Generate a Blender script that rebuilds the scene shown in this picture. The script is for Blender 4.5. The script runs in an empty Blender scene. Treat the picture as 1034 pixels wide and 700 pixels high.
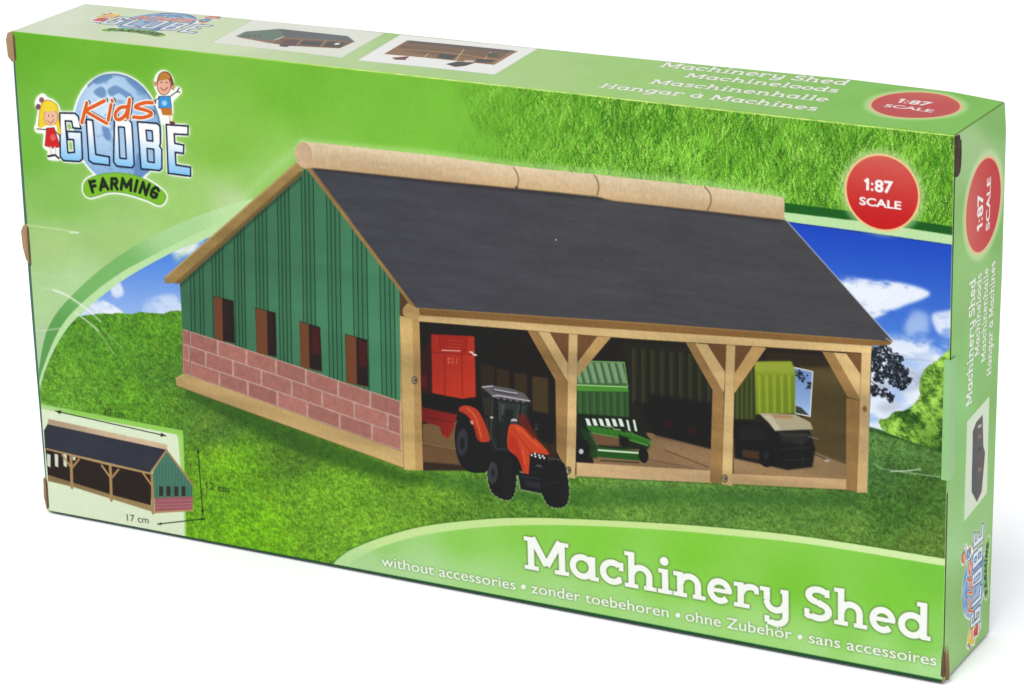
import bpy, math, random
import numpy as np
from mathutils import Matrix

# ------------------------------------------------------------------ scene, camera, light
sc = bpy.context.scene
S = 0.17                      # height of the carton in metres; the carton is built in units of that height
WD, DP = 1.91913, 0.24148     # width and depth of the carton, in carton heights

def camera_matrix():
    a, b, c = 0.422654812, 1.23494746, 0.0637125815
    R = Matrix.Rotation(a, 4, 'Z') @ Matrix.Rotation(b, 4, 'X') @ Matrix.Rotation(c, 4, 'Y')
    return Matrix.Translation((3.70831466*S, -4.93852433*S, 2.45788097*S)) @ R
cam_d = bpy.data.cameras.new('camera'); cam = bpy.data.objects.new('camera', cam_d)
sc.collection.objects.link(cam); cam.matrix_world = camera_matrix()
cam_d.sensor_width = 36; cam_d.lens = 3275.27/1034*36; cam_d.clip_start = 0.01; cam_d.clip_end = 100
sc.camera = cam

world = bpy.data.worlds.new('World'); sc.world = world; world.use_nodes = True
wb = world.node_tree.nodes['Background']
wb.inputs[0].default_value = (1.0, 1.0, 1.0, 1); wb.inputs[1].default_value = 1.0   # white photo tent

def area(name, loc, target, size, power, col=(1, 1, 1)):
    d = bpy.data.lights.new(name, 'AREA'); d.shape = 'SQUARE'; d.size = size; d.energy = power; d.color = col
    o = bpy.data.objects.new(name, d); sc.collection.objects.link(o)
    o.location = loc
    from mathutils import Vector
    o.rotation_euler = (Vector(target)-Vector(loc)).to_track_quat('-Z', 'Y').to_euler()
    return o
area('softbox', (0.22, -0.72, 1.38), (0.2, 0.0, 0.05), 0.7, 14.0)

sc.view_settings.view_transform = 'Standard'; sc.view_settings.look = 'None'
sc.view_settings.exposure = 0; sc.view_settings.gamma = 1
E_FRONT, E_TOP, E_SIDE = 1.42, 1.72, 1.3      # how strongly each face is lit; inks are printed that much darker
SP_FRONT, SP_TOP, SP_SIDE = 0.010, 0.06, 0.015  # gloss each face adds

# ------------------------------------------------------------------ small print shop: a scan-line painter in the plane of a panel
rng = np.random.default_rng(7)

def homography(src, dst):
    A = []; B = []
    for (x, y), (u, v) in zip(src, dst):
        A.append([x, y, 1, 0, 0, 0, -u*x, -u*y]); B.append(u)
        A.append([0, 0, 0, x, y, 1, -v*x, -v*y]); B.append(v)
    h = np.linalg.solve(np.array(A, float), np.array(B, float))
    return np.append(h, 1).reshape(3, 3)

def apply_h(H, P):
    P = np.atleast_2d(np.asarray(P, float))
    q = np.c_[P, np.ones(len(P))] @ H.T
    return q[:, :2]/q[:, 2:3]

def value_noise(h, w, sx, sy, seed):
    r = np.random.default_rng(seed)
    gx, gy = int(w/sx)+3, int(h/sy)+3
    g = r.random((gy, gx)).astype(np.float32)
    x = np.arange(w)/sx; y = np.arange(h)/sy
    xi = x.astype(int); yi = y.astype(int); fx = x-xi; fy = y-yi
    fx = fx*fx*(3-2*fx); fy = fy*fy*(3-2*fy)
    a = g[yi][:, xi]*(1-fx)+g[yi][:, xi+1]*fx
    b = g[yi+1][:, xi]*(1-fx)+g[yi+1][:, xi+1]*fx
    return a*(1-fy)[:, None]+b*fy[:, None]

def fbm(h, w, s, seed, octs=4, ax=1.0):
    t = 0; amp = 1; tot = 0
    for k in range(octs):
        t = t+amp*value_noise(h, w, max(s*ax/2**k, 1.01), max(s/2**k, 1.01), seed+k*31); tot += amp; amp *= .55
    return t/tot

def blur(m, s):
    if s <= 0.2: return m
    r = int(3*s+1); k = np.exp(-.5*(np.arange(-r, r+1)/s)**2); k /= k.sum()
    for ax in (0, 1):
        p = np.pad(m, [(r, r) if a == ax else (0, 0) for a in range(m.ndim)], mode='edge')
        o = 0
        for i, kk in enumerate(k):
            sl = [slice(None)]*m.ndim; sl[ax] = slice(i, i+m.shape[ax]); o = o+kk*p[tuple(sl)]
        m = o
    return m

def smooth(pts, n=8, closed=False):
    P = np.asarray(pts, float); N = len(P); out = []
    rngi = range(N) if closed else range(N-1)
    for i in rngi:
        if closed: p0, p1, p2, p3 = P[i-1], P[i], P[(i+1) % N], P[(i+2) % N]
        else: p0, p1, p2, p3 = P[max(i-1, 0)], P[i], P[i+1], P[min(i+2, N-1)]
        for t in np.arange(n)/n:
            out.append(.5*((2*p1)+(-p0+p2)*t+(2*p0-5*p1+4*p2-p3)*t*t+(-p0+3*p1-3*p2+p3)*t**3))
    if not closed: out.append(P[-1])
    return np.array(out)

def ellipse(cx, cy, rx, ry, ang=0, n=40, a0=0, a1=360):
    t = np.radians(np.linspace(a0, a1, n, endpoint=(a1-a0 < 360)))
    x = rx*np.cos(t); y = ry*np.sin(t); c, s = math.cos(math.radians(ang)), math.sin(math.radians(ang))
    return np.c_[cx+x*c-y*s, cy+x*s+y*c]

def stroke_polys(pts, w, round_=True, closed=False):
    """a thick line as overlapping pieces (filled with the non-zero rule)"""
    P = np.asarray(pts, float)
    if closed: P = np.vstack([P, P[:1]])
    out = []
    for a, b in zip(P[:-1], P[1:]):
        d = b-a; L = np.hypot(*d)
        if L < 1e-9: continue
        n = np.array([-d[1], d[0]])/L*w/2
        out.append(np.array([a+n, b+n, b-n, a-n]))
    J = P if round_ else P[1:-1]
    for p in J: out.append(ellipse(p[0], p[1], w/2, w/2, n=14))
    return out

def Z(x0, y0, s):
    return lambda *p: [(x0+a/s, y0+b/s) for a, b in p]

class Print:
    def __init__(self, name, w, h, corners):
        self.name, self.w, self.h = name, w, h
        self.rgb = np.ones((h, w, 3), np.float32)*.5
        self.lab = np.zeros((h, w), np.int16); self.names = ['']; self.cur = 0
        c = [(0, 0), (w-1, 0), (w-1, h-1), (0, h-1)]
        self.H = homography(corners, c); Hi = homography(c, corners)
        X, Y = np.meshgrid(np.arange(w, dtype=float), np.arange(h, dtype=float))
        q = apply_h(Hi, np.c_[X.ravel(), Y.ravel()])
        self.PX = q[:, 0].reshape(h, w).astype(np.float32); self.PY = q[:, 1].reshape(h, w).astype(np.float32)
        self.M = None; self.fix = None
    def T(self, P):
        if self.fix and self.M is None: P = self.fix(P)
        q = apply_h(self.H if self.M is None else FRONT_H, P)
        return q if self.M is None else self.M(q)
    def k(self, p):
        a = self.T([p, (p[0]+1, p[1]), (p[0], p[1]+1)])
        return math.sqrt(abs(np.cross(a[1]-a[0], a[2]-a[0])))
    def part(self, name):
        self.names.append(name); self.cur = len(self.names)-1
    def cover(self, polys, pad=0, SS=4):
        E = []
        for p in polys:
            p = np.asarray(p, float)
            if len(p) < 3: continue
            x, y = p[:, 0], p[:, 1]
            ar = np.dot(x, np.roll(y, -1))-np.dot(y, np.roll(x, -1))
            if ar < 0: p = p[::-1]
            q = np.roll(p, -1, 0); E.append(np.c_[p, q])
        return self.cover_edges(np.vstack(E), pad, SS)
    def cover_edges(self, E, pad=0, SS=4):
        xmin, xmax = E[:, [0, 2]].min(), E[:, [0, 2]].max(); ymin, ymax = E[:, [1, 3]].min(), E[:, [1, 3]].max()
        x0, x1 = max(int(xmin)-pad-2, 0), min(int(xmax)+pad+3, self.w)
        y0, y1 = max(int(ymin)-pad-2, 0), min(int(ymax)+pad+3, self.h)
        if x1 <= x0 or y1 <= y0: return None
        m = np.zeros((y1-y0, x1-x0), np.float32)
        E = E[E[:, 1] != E[:, 3]]
        up = E[:, 1] < E[:, 3]
        lo = np.where(up, E[:, 1], E[:, 3]); hi = np.where(up, E[:, 3], E[:, 1]); wd = np.where(up, 1, -1)
        sl = (E[:, 2]-E[:, 0])/(E[:, 3]-E[:, 1])
        for r in range(max(y0, int(ymin)-1), min(y1, int(ymax)+2)):
            for s_ in range(SS):
                y = r-.5+(s_+.5)/SS
                k = (lo <= y) & (hi > y)
                if not k.any(): continue
                xs = E[k, 0]+(y-E[k, 1])*sl[k]+.5-x0; o = np.argsort(xs); xs = xs[o]; ws = np.cumsum(wd[k][o])
                st = None
                for x, w_ in zip(xs, ws):
                    if st is None and w_ != 0: st = x
                    elif st is not None and w_ == 0:
                        a, b = max(st, 0), min(x, m.shape[1]); st = None
                        if b <= a: continue
                        i0, i1 = int(a), min(int(b)+1, m.shape[1])
                        ii = np.arange(i0, i1)
                        m[r-y0, i0:i1] += (np.clip(b-ii, 0, 1)-np.clip(a-ii, 0, 1))/SS
        return np.clip(m, 0, 1), x0, y0
    def lay(self, cov, col, alpha=1.0, soft=0, clip=None):
        if cov is None: return
        m, x0, y0 = cov
        if soft: m = blur(m, soft)
        h, w = m.shape; s = np.s_[y0:y0+h, x0:x0+w]
        if clip is not None: m = m*clip[s]
        if callable(col): c = col(self.PX[s], self.PY[s], s)
        else: c = np.array(col, np.float32)/255
        a = (m*alpha)[..., None]
        self.rgb[s] = self.rgb[s]*(1-a)+c*a
        if alpha >= .85 and soft < 2.5: self.lab[s][m > .5] = self.cur
    def poly(self, pts, col, alpha=1., soft=0, clip=None):
        self.lay(self.cover([self.T(pts)], pad=int(soft*3)), col, alpha, soft, clip)
    def line(self, pts, w, col, alpha=1., soft=0, round_=True, closed=False, clip=None):
        c = self.T(pts); ww = w*self.k(pts[0])
        self.lay(self.cover(stroke_polys(c, ww, round_, closed), pad=int(soft*3)), col, alpha, soft, clip)
    def mask(self, pts, soft=0):
        c = self.cover([self.T(pts)], pad=int(soft*3)); f = np.zeros((self.h, self.w), np.float32)
        m, x0, y0 = c
        if soft: m = blur(m, soft)
        f[y0:y0+m.shape[0], x0:x0+m.shape[1]] = m
        return f
    def speckle(self, pts_canvas, cols, alpha=1., offs=((0, 0), (1, 0)), clip=None):
        for dx, dy in offs:
            x = np.clip(np.round(pts_canvas[:, 0]).astype(int)+dx, 0, self.w-1)
            y = np.clip(np.round(pts_canvas[:, 1]).astype(int)+dy, 0, self.h-1)
            a = alpha if clip is None else (alpha*clip[y, x])[:, None]
            self.rgb[y, x] = self.rgb[y, x]*(1-a)+cols*a

def field(pr, samples, power=3.0):
    """smooth ink gradient through colour samples; returns a callable"""
    P = np.array([s[0] for s in samples], float); C = np.array([s[1] for s in samples], float)/255
    def f(px, py, s=None):
        num = 0; den = 0
        for p, c in zip(P, C):
            w = 1/(((px-p[0])**2+((py-p[1])*1.3)**2)+60)**(power/2)
            num = num+w[..., None]*c; den = den+w
        return (num/den[..., None]).astype(np.float32)
    return f

# ------------------------------------------------------------------ lettering
_fc = {}
def font_edges(s, bold=0.0):
    key = (s, bold)
    if key in _fc: return _fc[key]
    cu = bpy.data.curves.new('lettering', 'FONT'); cu.body = s; cu.resolution_u = 4; cu.offset = bold
    ob = bpy.data.objects.new('lettering', cu); sc.collection.objects.link(ob)
    bpy.context.view_layer.update()
    me = bpy.data.meshes.new_from_object(ob.evaluated_get(bpy.context.evaluated_depsgraph_get()))
    V = np.array([v.co[:2] for v in me.vertices]); E = set()
    for p in me.polygons:
        vs = list(p.vertices)
        ar = sum(V[vs[i]][0]*V[vs[(i+1) % len(vs)]][1]-V[vs[(i+1) % len(vs)]][0]*V[vs[i]][1] for i in range(len(vs)))
        if ar < 0: vs = vs[::-1]
        for a, b in zip(vs, vs[1:]+vs[:1]):
            if (b, a) in E: E.discard((b, a))
            else: E.add((a, b))
    out = np.array([[*V[a], *V[b]] for a, b in E])
    sc.collection.objects.unlink(ob); bpy.data.objects.remove(ob); bpy.data.meshes.remove(me); bpy.data.curves.remove(cu)
    _fc[key] = out
    return out

def place(E, a, b, cap, h, fit=True, x0=None, x1=None):
    """put glyph edges (design units) on the line a->b of the canvas; cap = design cap height, h = wanted canvas height"""
    E = np.asarray(E, float); a = np.array(a, float); b = np.array(b, float)
    x0 = E[:, [0, 2]].min() if x0 is None else x0; x1 = E[:, [0, 2]].max() if x1 is None else x1
    L = np.hypot(*(b-a)); d = (b-a)/L; u = np.array([d[1], -d[0]])
    sx = L/(x1-x0); sy = h/cap
    f = lambda X, Y: a+np.outer((X-x0)*sx, d)+np.outer(Y*sy, u)
    return np.c_[f(E[:, 0], E[:, 1]), f(E[:, 2], E[:, 3])]

def text(pr, s, a, b, h, col, bold=0.0, alpha=1., halo=None, soft=0, canvas=False):
    if not canvas: a, b = pr.T([a, b])
    E = place(font_edges(s, bold), a, b, .729, h)
    if halo:
        c = pr.cover_edges(E, pad=8)
        if c is not None:
            m = np.clip(blur(c[0], halo[2])*halo[3], 0, 1); pr.lay((m, c[1], c[2]), halo[0], halo[1])
    pr.lay(pr.cover_edges(E, pad=3), col, alpha, soft)

def arc(cx, cy, rx, ry, a0, a1, n=18):
    t = np.radians(np.linspace(a0, a1, n)); return np.c_[cx+rx*np.cos(t), cy+ry*np.sin(t)]
def L(x0, y0, x1, y1, w): return stroke_polys([(x0, y0), (x1, y1)], w, False)
def A(*a, w=.19): return stroke_polys(arc(*a), w, False)
def SF(x0, x1, y, w=.13): return [np.array([(x0, y-w/2), (x1, y-w/2), (x1, y+w/2), (x0, y+w/2)])]
X = .74; FB = .065
def bowl(cx=.38, cy=.37, rx=.285, ry=.29, w=.19): return stroke_polys(arc(cx, cy, rx, ry, 0, 360, 36), w, True)
SL = {
 'M': (SF(.0, .42, FB)+SF(.0, .22, 1-FB)+L(.2, 0, .2, 1, .19)+L(.24, 1.0, .65, .2, .2)+L(.65, .2, 1.06, 1.0, .2)+L(1.1, 0, 1.1, 1, .19)+SF(.88, 1.3, FB)+SF(1.08, 1.3, 1-FB), 1.36),
 'H': (SF(.0, .44, FB)+SF(.0, .44, 1-FB)+L(.22, 0, .22, 1, .19)+L(.22, .5, .86, .5, .15)+L(.86, 0, .86, 1, .19)+SF(.64, 1.08, FB)+SF(.64, 1.08, 1-FB), 1.14),
 'a': (bowl()+L(.68, 0.02, .68, X-.02, .19)+SF(.62, .87, FB), .9),
 'à': (bowl()+L(.68, 0.02, .68, X-.02, .19)+SF(.62, .87, FB)+L(.3, 1.05, .48, .86, .12), .9),
 'c': (A(.37, .37, .285, .29, 48, 322)+L(.62, .44, .62, .7, .14)+[ellipse(.56, .2, .07, .07)], .74),
 'h': (L(.2, 0, .2, 1.08, .19)+SF(.0, .25, 1.08-FB)+SF(.0, .4, FB)+A(.47, .4, .25, .245, 178, 0)+L(.72, 0, .72, .41, .19)+SF(.56, .94, FB), .98),
 'n': (L(.2, 0, .2, X, .19)+SF(.0, .25, X-FB)+SF(.0, .4, FB)+A(.47, .4, .25, .245, 178, 0)+L(.72, 0, .72, .41, .19)+SF(.56, .94, FB), .98),
 'i': (L(.22, 0, .22, X, .19)+SF(.02, .25, X-FB)+SF(.0, .45, FB)+[ellipse(.2, .97, .13, .13)], .49),
 'l': (L(.22, 0, .22, 1.08, .19)+SF(.02, .25, 1.08-FB)+SF(.0, .45, FB), .49),
 'e': (A(.38, .37, .285, .29, -2, 318)+SF(.15, .74, .385, .13), .8),
 'r': (L(.2, 0, .2, X, .19)+SF(.0, .25, X-FB)+SF(.0, .46, FB)+A(.5, .38, .28, .27, 170, 62)+L(.66, .46, .66, .68, .14), .76),
 'y': (L(.2, .36, .2, X, .19)+SF(.0, .25, X-FB)+A(.46, .34, .26, .25, 182, 358)+L(.74, -.08, .74, X, .19)+SF(.6, .78, X-FB)+A(.46, -.06, .28, .25, 0, -120)+L(.2, -.30, .2, -.1, .15)+SF(.2, .4, -.29, .15), .88),
 'S': (A(.4, .735, .25, .185, 38, 262)+A(.4, .295, .28, .215, 88, -128)+L(.38, .55, .5, .50, .19)+L(.64, .72, .64, .95, .14)+L(.1, .06, .1, .32, .14)+SF(.08, .4, .095, .15), .82),
 's': (A(.32, .54, .19, .13, 40, 262, 12)+A(.32, .215, .21, .145, 88, -128, 12)+L(.5, .5, .5, .7, .12)+L(.09, .06, .09, .24, .12), .66),
 'o': (bowl(), .78),
 'd': (bowl()+L(.68, .02, .68, 1.08, .19)+SF(.5, .7, 1.08-FB)+SF(.62, .87, FB), .92),
 'g': (bowl()+L(.68, -.06, .68, X, .19)+A(.38, -.06, .3, .24, 0, -140)+SF(.66, .86, X-FB), .9),
 ' ': ([], .42)}
def polys_to_edges(ps):
    E = []
    for p in ps:
        p = np.asarray(p, float); x, y = p[:, 0], p[:, 1]
        if np.dot(x, np.roll(y, -1))-np.dot(y, np.roll(x, -1)) < 0: p = p[::-1]
        E.append(np.c_[p, np.roll(p, -1, 0)])
    return np.vstack(E)
def slab_edges(s):
    x = 0; E = []
    for ch in s:
        g, adv = SL[ch]
        if g:
            e = polys_to_edges(g); e[:, [0, 2]] += x; E.append(e)
        x += adv
    return np.vstack(E)
def slab(pr, E, halo, col, soft=0):
    c = pr.cover_edges(E, pad=8)
    m = np.clip(blur(c[0], halo[2])*halo[3], 0, 1); pr.lay((m, c[1], c[2]), halo[0], halo[1])
    pr.lay(c, col, 1, soft)

# ------------------------------------------------------------------ artwork shared by the three printed faces
def badge(pr, c, r, d, u, glow=(225, 240, 190)):
    """red scale badge: centre c and radius r in canvas units; d reads right, u points up"""
    c = np.array(c, float); d = np.array(d, float); u = np.array(u, float)
    pr.part('scale_badge')
    pr.lay(pr.cover([ellipse(*c, r*1.12, r*1.12)], pad=14), glow, .55, 3)
    pr.lay(pr.cover([ellipse(*c, r, r, n=80)]), (238, 200, 140))
    def red(px, py, s):
        yy, xx = np.mgrid[s]; t = ((xx-c[0])*u[0]+(yy-c[1])*u[1])/r
        t = np.clip(t*.5+.5, 0, 1)[..., None]
        return (np.array([196, 22, 26])*(1-t)**1+np.array([212, 100, 88])*t)/255
    pr.lay(pr.cover([ellipse(*c, r*.945, r*.945, n=80)]), red)
    at = lambda x, y: c+d*x*r+u*y*r
    for s_, xa, xb, y, h, bo in (('87', -.20, .29, .02, .31, .034), ('SCALE', -.60, .51, -.37, .205, .030)):
        text(pr, s_, at(xa, y), at(xb, y), h*r, (250, 246, 242), bo, canvas=True, halo=((120, 20, 20), .35, 1.2, 1.2))
    for p in ([(-.385, .02), (-.385, .325)], [(-.375, .31), (-.465, .235)]):
        pr.lay(pr.cover(stroke_polys([at(*q_) for q_ in p], r*.072, False)), (250, 246, 242))
    for y in (.05, .2):
        q = at(-.265, y); pr.lay(pr.cover([ellipse(*q, r*.034, r*.034, n=12)]), (250, 246, 242))

def logo(pr, M=None, weak=0.):
    """the brand emblem, drawn in the coordinates of the front face; M carries it to another face"""
    pr.M = M; pr.part('brand_logo')
    q = Z(30, 60, 4.378)
    q1 = Z(35, 90, 8.743); q2 = Z(80, 70, 10); q3 = Z(60, 110, 10); q4 = Z(120, 110, 8.75); q5 = Z(140, 65, 10); q6 = Z(75, 165, 9.848)
    globe = ellipse(120, 131, 43.5, 56, -10, 60)
    letters = [q3((20, 45), (170, 48), (205, 80), (232, 205), (150, 195), (140, 130), (75, 125), (100, 445), (165, 440), (158, 315), (100, 312), (92, 230), (235, 238), (245, 510), (215, 535), (55, 525), (22, 485)),
               q3((285, 110), (350, 120), (378, 465), (515, 490), (515, 575), (350, 555), (308, 525)),
               q3((525, 150), (700, 160), (720, 175), (760, 620), (740, 635), (590, 600), (545, 560)),
               q4((175, 120), (350, 135), (375, 160), (378, 310), (370, 335), (390, 365), (390, 530), (370, 550), (205, 535)),
               q4((430, 145), (625, 158), (622, 235), (500, 228), (505, 310), (585, 325), (583, 400), (508, 390), (515, 500), (645, 520), (645, 600), (445, 575))]
    letters[2] = q4((-28, 95), (105, 108), (125, 130), (145, 500), (125, 525), (-10, 510), (-38, 470))
    holes = [None, None, q4((5, 165), (60, 168), (75, 445), (18, 440)), q4((250, 195), (305, 200), (310, 292), (258, 285)), None]
    holes2 = q4((258, 355), (318, 362), (322, 480), (265, 470))
    banner = smooth([(87, 184), (97, 178), (115, 175), (135, 177), (152, 184), (166, 194), (168.5, 201), (162, 207.5), (148, 202), (128, 196), (112, 194.5), (99, 198), (91, 199.5), (85.5, 194)], 6, True)
    head_b = ellipse(167, 85, 8.6, 11.5, 0, 30); head_g = ellipse(53, 118, 12, 15, 0, 30)
    body_g = [(48, 127), (61, 127), (64, 150), (60, 152), (61, 161), (50, 160), (52, 152), (46, 149)]; arm_g = [(37, 128), (50, 130), (50, 133), (38, 133)]
    hair_g = smooth(q1((35, 335), (60, 180), (90, 105), (150, 100), (215, 150), (230, 250), (245, 390), (215, 400), (200, 320), (100, 340), (70, 345)), 5, True); bow_g = ellipse(43, 103, 4, 7, 30, 20)
    body_b = [(160, 98), (174, 98), (175, 112), (173, 125), (166, 125), (162, 112)]; arm_b = [(173, 98), (182, 89), (184, 93), (175, 102)]
    # white halo round everything
    sil = [pr.T(globe), pr.T(banner), pr.T(head_b), pr.T(body_g), pr.T(body_b), pr.T(arm_g), pr.T(arm_b), pr.T(hair_g), pr.T(bow_g)]+[pr.T(l) for l in letters]
    c = pr.cover(sil, pad=26); k = pr.k((120, 130))
    m = np.clip(blur(c[0], 2.6*k)*1.9, 0, 1); pr.lay((m, c[1], c[2]), (215, 238, 185), .75)
    m = np.clip(blur(c[0], 1.3*k)*9.-.25, 0, 1); pr.lay((m, c[1], c[2]), (250, 253, 244), 1)
    # globe
    def sea(px, py, s):
        if M is not None: return np.array([.62, .74, .87], np.float32)*np.ones(px.shape+(1,), np.float32)
        t = np.clip(np.hypot(px-108, (py-112)*.8)/50, 0, 1)[..., None]
        return ((1-t)*np.array([214, 232, 250])+t*np.array([142, 182, 220]))/255
    pr.poly(globe, sea, 1)
    pr.line(ellipse(120, 131, 42.8, 55.3, -10, 40, -120, 60), 2.2, (88, 122, 160), .8, .8)
    for p in ([(96, 93), (104, 88), (109, 94), (106, 100), (100, 98)], [(110, 92), (118, 87), (128, 92), (135, 97), (130, 100), (122, 95), (114, 98)], [(95, 82), (106, 76), (116, 78), (108, 83), (99, 86)],
              [(128, 80), (140, 84), (150, 94), (146, 96), (136, 89)], [(104, 128), (112, 132), (112, 142), (107, 140)], [(141, 155), (152, 165), (146, 178), (136, 180), (138, 165)], [(121, 145), (126, 150), (124, 160)]):
        pr.poly(smooth(p, 4, True), (92, 130, 178), .75, .9)
    gmask = pr.mask(globe); gno = np.clip((fbm(pr.h, pr.w, 24, 555, 4)-.53)*9, 0, 1)*gmask
    pr.lay((gno, 0, 0), (104, 142, 192), .55); pr.cur = pr.names.index('brand_logo')
    # block letters
    def ice(px, py, s):
        if M is not None: return (np.array([226, 236, 248], np.float32)/255)*np.ones(px.shape+(1,), np.float32)
        t = np.clip((py-(128+(px-60)*.12))/36, 0, 1)[..., None]
        return ((1-t)*np.array([255, 253, 255])+t*np.array([126, 192, 240]))/255
    for l, hl in zip(letters, holes):
        pr.poly(l, ice)
        if hl: pr.poly(hl, (172, 202, 232))
        pr.line(l, 1.75, (22, 38, 62), 1, 0, closed=True)
        if hl: pr.line(hl, 1.6, (22, 38, 62), closed=True)
    pr.poly(holes2, (160, 192, 226)); pr.line(holes2, 1.6, (22, 38, 62), closed=True)
    # script word
    K = [q2((92, 345), (40, 545)), q2((270, 325), (70, 425), (290, 552)), q2((345, 320), (348, 330)), q2((335, 365), (305, 520)),
         smooth(q2((510, 385), (430, 395), (380, 450), (385, 505), (430, 510), (490, 450), (525, 310), (500, 500)), 5),
         smooth(q2((755, 345), (680, 345), (600, 370), (585, 395), (650, 410), (735, 440), (735, 470), (650, 495), (560, 490)), 5)]
    for dx, w_, col in ((2.0, 3.8, (30, 34, 46)), (0, 5.6, (255, 250, 236)), (0, 3.3, (196, 70, 24)), (0, 2.5, (226, 98, 32))):
        for s_ in K:
            pr.line([(x+dx, y-dx*.35) for x, y in s_], w_, col)
    # banner and its word
    pr.poly(banner, (128, 190, 50)); pr.line(banner, 1.0, (88, 150, 50), .6, closed=True)
    lt = {'F': [[(.1, 0), (.1, 1)], [(.1, .93), (.8, .93)], [(.1, .5), (.7, .5)]], 'A': [[(0, 0), (.45, 1), (.9, 0)], [(.2, .3), (.7, .3)]],
          'R': [[(.1, 0), (.1, .93), (.65, .93), (.78, .72), (.65, .48), (.1, .48)], [(.45, .45), (.82, 0)]], 'M': [[(.05, 0), (.1, 1), (.5, .25), (.9, 1), (.95, 0)]],
          'I': [[(.3, 0), (.3, 1)]], 'N': [[(.1, 0), (.1, 1), (.85, 0), (.85, 1)]], 'G': [[(.85, .8), (.6, .97), (.3, .93), (.1, .6), (.2, .15), (.5, .03), (.85, .15), (.85, .45), (.5, .45)]]}
    base = smooth(q6((185, 290), (265, 268), (370, 258), (470, 262), (560, 272), (625, 285), (690, 305), (790, 345), (900, 400)), 4)
    seg = np.hypot(*np.diff(base, axis=0).T); cum = np.r_[0, np.cumsum(seg)]; pos = 0
    lens = {'F': 8.3, 'A': 9.7, 'R': 9.3, 'M': 12.6, 'I': 5.2, 'N': 10.2, 'G': 9.6}
    for ch in 'FARMING':
        i = min(np.searchsorted(cum, pos+lens[ch]*.45), len(base)-1); j = max(i-1, 0)
        d = (base[i]-base[j])/max(seg[j], 1e-6); o = np.array([np.interp(pos, cum, base[:, 0]), np.interp(pos, cum, base[:, 1])]); u = np.array([d[1], -d[0]])
        for s_ in lt[ch]:
            pr.line([tuple(o+d*x*lens[ch]*.86+u*y*11) for x, y in s_], 3.2, (22, 46, 14), 1, 0)
        pos += lens[ch]*1.06
    # two little cartoon children beside the letters
    ink = (60, 42, 42)
    pr.poly(smooth(q1((45, 330), (60, 180), (90, 110), (150, 105), (215, 150), (225, 250), (245, 380), (215, 400), (200, 320), (100, 330), (70, 345)), 5, True), (240, 208, 52))
    pr.line(smooth(q1((45, 330), (60, 180), (90, 110), (150, 105), (215, 150), (225, 250), (245, 380)), 5), .6, (150, 110, 20), .8)
    pr.poly(ellipse(*q1((155, 250))[0], 7.2, 8.7), (190, 130, 90)); pr.poly(ellipse(*q1((155, 250))[0], 6.6, 8.1), (240, 190, 160)); pr.poly(q1((85, 195), (95, 130), (150, 110), (215, 190), (150, 200)), (246, 214, 60))
    for d_ in (-2, 2.2): pr.poly(ellipse(q1((155, 250))[0][0]+d_, q1((155, 240))[0][1], .5, .9), ink)
    pr.line(smooth(q1((125, 275), (155, 305), (185, 270)), 4), .6, (150, 60, 50))
    pr.poly(ellipse(*q1((75, 100))[0], 2.6, 2.8), (150, 90, 110)); pr.poly(ellipse(*q1((45, 160))[0], 2.5, 3), (130, 75, 100))
    pr.line(q1((120, 350), (185, 345), (235, 510), (170, 520), (105, 500)), 1.1, (90, 24, 28), 1, closed=True); pr.poly(q1((120, 350), (185, 345), (235, 510), (170, 520), (105, 500)), (212, 42, 44)); pr.poly(ellipse(*q1((175, 430))[0], 3, 3.4), (236, 120, 120), .7, .6)
    pr.line(q1((120, 360), (30, 355)), .9, ink); pr.line(q1((190, 370), (240, 420)), .9, ink)
    pr.line(q1((155, 515), (160, 580)), 1.6, (235, 215, 205)); pr.line(q1((190, 515), (205, 590)), 1.6, (235, 215, 205))
    pr.line(q1((130, 595), (185, 585)), 2, (45, 40, 50)); pr.line(q1((195, 585), (225, 612)), 2, (45, 40, 50))
    pr.poly(smooth(q5((195, 210), (215, 120), (265, 80), (330, 100), (365, 180), (370, 250), (345, 260), (330, 170), (220, 170), (210, 220)), 5, True), (112, 72, 50))
    pr.poly(ellipse(*q5((270, 225))[0], 7.2, 9.6), (110, 66, 52)); pr.poly(ellipse(*q5((270, 225))[0], 6.5, 8.9), (236, 176, 150)); pr.poly(ellipse(*q5((180, 205))[0], 1.8, 2.6), (214, 150, 124)); pr.poly(ellipse(*q5((362, 245))[0], 1.8, 2.6), (214, 150, 124)); pr.poly(smooth(q5((215, 170), (240, 95), (310, 100), (335, 150), (280, 165)), 5, True), (190, 130, 60))
    for d_ in (-2.4, 2.8): pr.line([(167+d_-1, 84.2), (167+d_+1, 84.2)], .7, ink)
    pr.line(smooth(q5((235, 245), (270, 272), (310, 240)), 4), .7, (110, 40, 40))
    pr.line(q5((220, 335), (330, 335), (345, 450), (220, 445)), 1.3, (30, 60, 100), 1, closed=True); pr.poly(q5((220, 335), (330, 335), (345, 450), (220, 445)), (62, 150, 215)); pr.poly(ellipse(*q5((275, 400))[0], 2.6, 2.6), (190, 225, 245), .8, .5)
    pr.line(q5((330, 335), (400, 285)), .9, ink); pr.line(q5((400, 290), (425, 245)), 1.1, ink); pr.line(q5((400, 285), (432, 292)), 1., ink); pr.line(q5((225, 340), (185, 375)), .9, ink)
    pr.poly(q5((235, 450), (350, 450), (355, 525), (255, 520)), (196, 120, 45)); pr.line(q5((325, 525), (335, 585)), 1.4, (232, 180, 155)); pr.line(q5((335, 595), (370, 600)), 2.4, (110, 45, 45))
    pr.M = None

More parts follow.
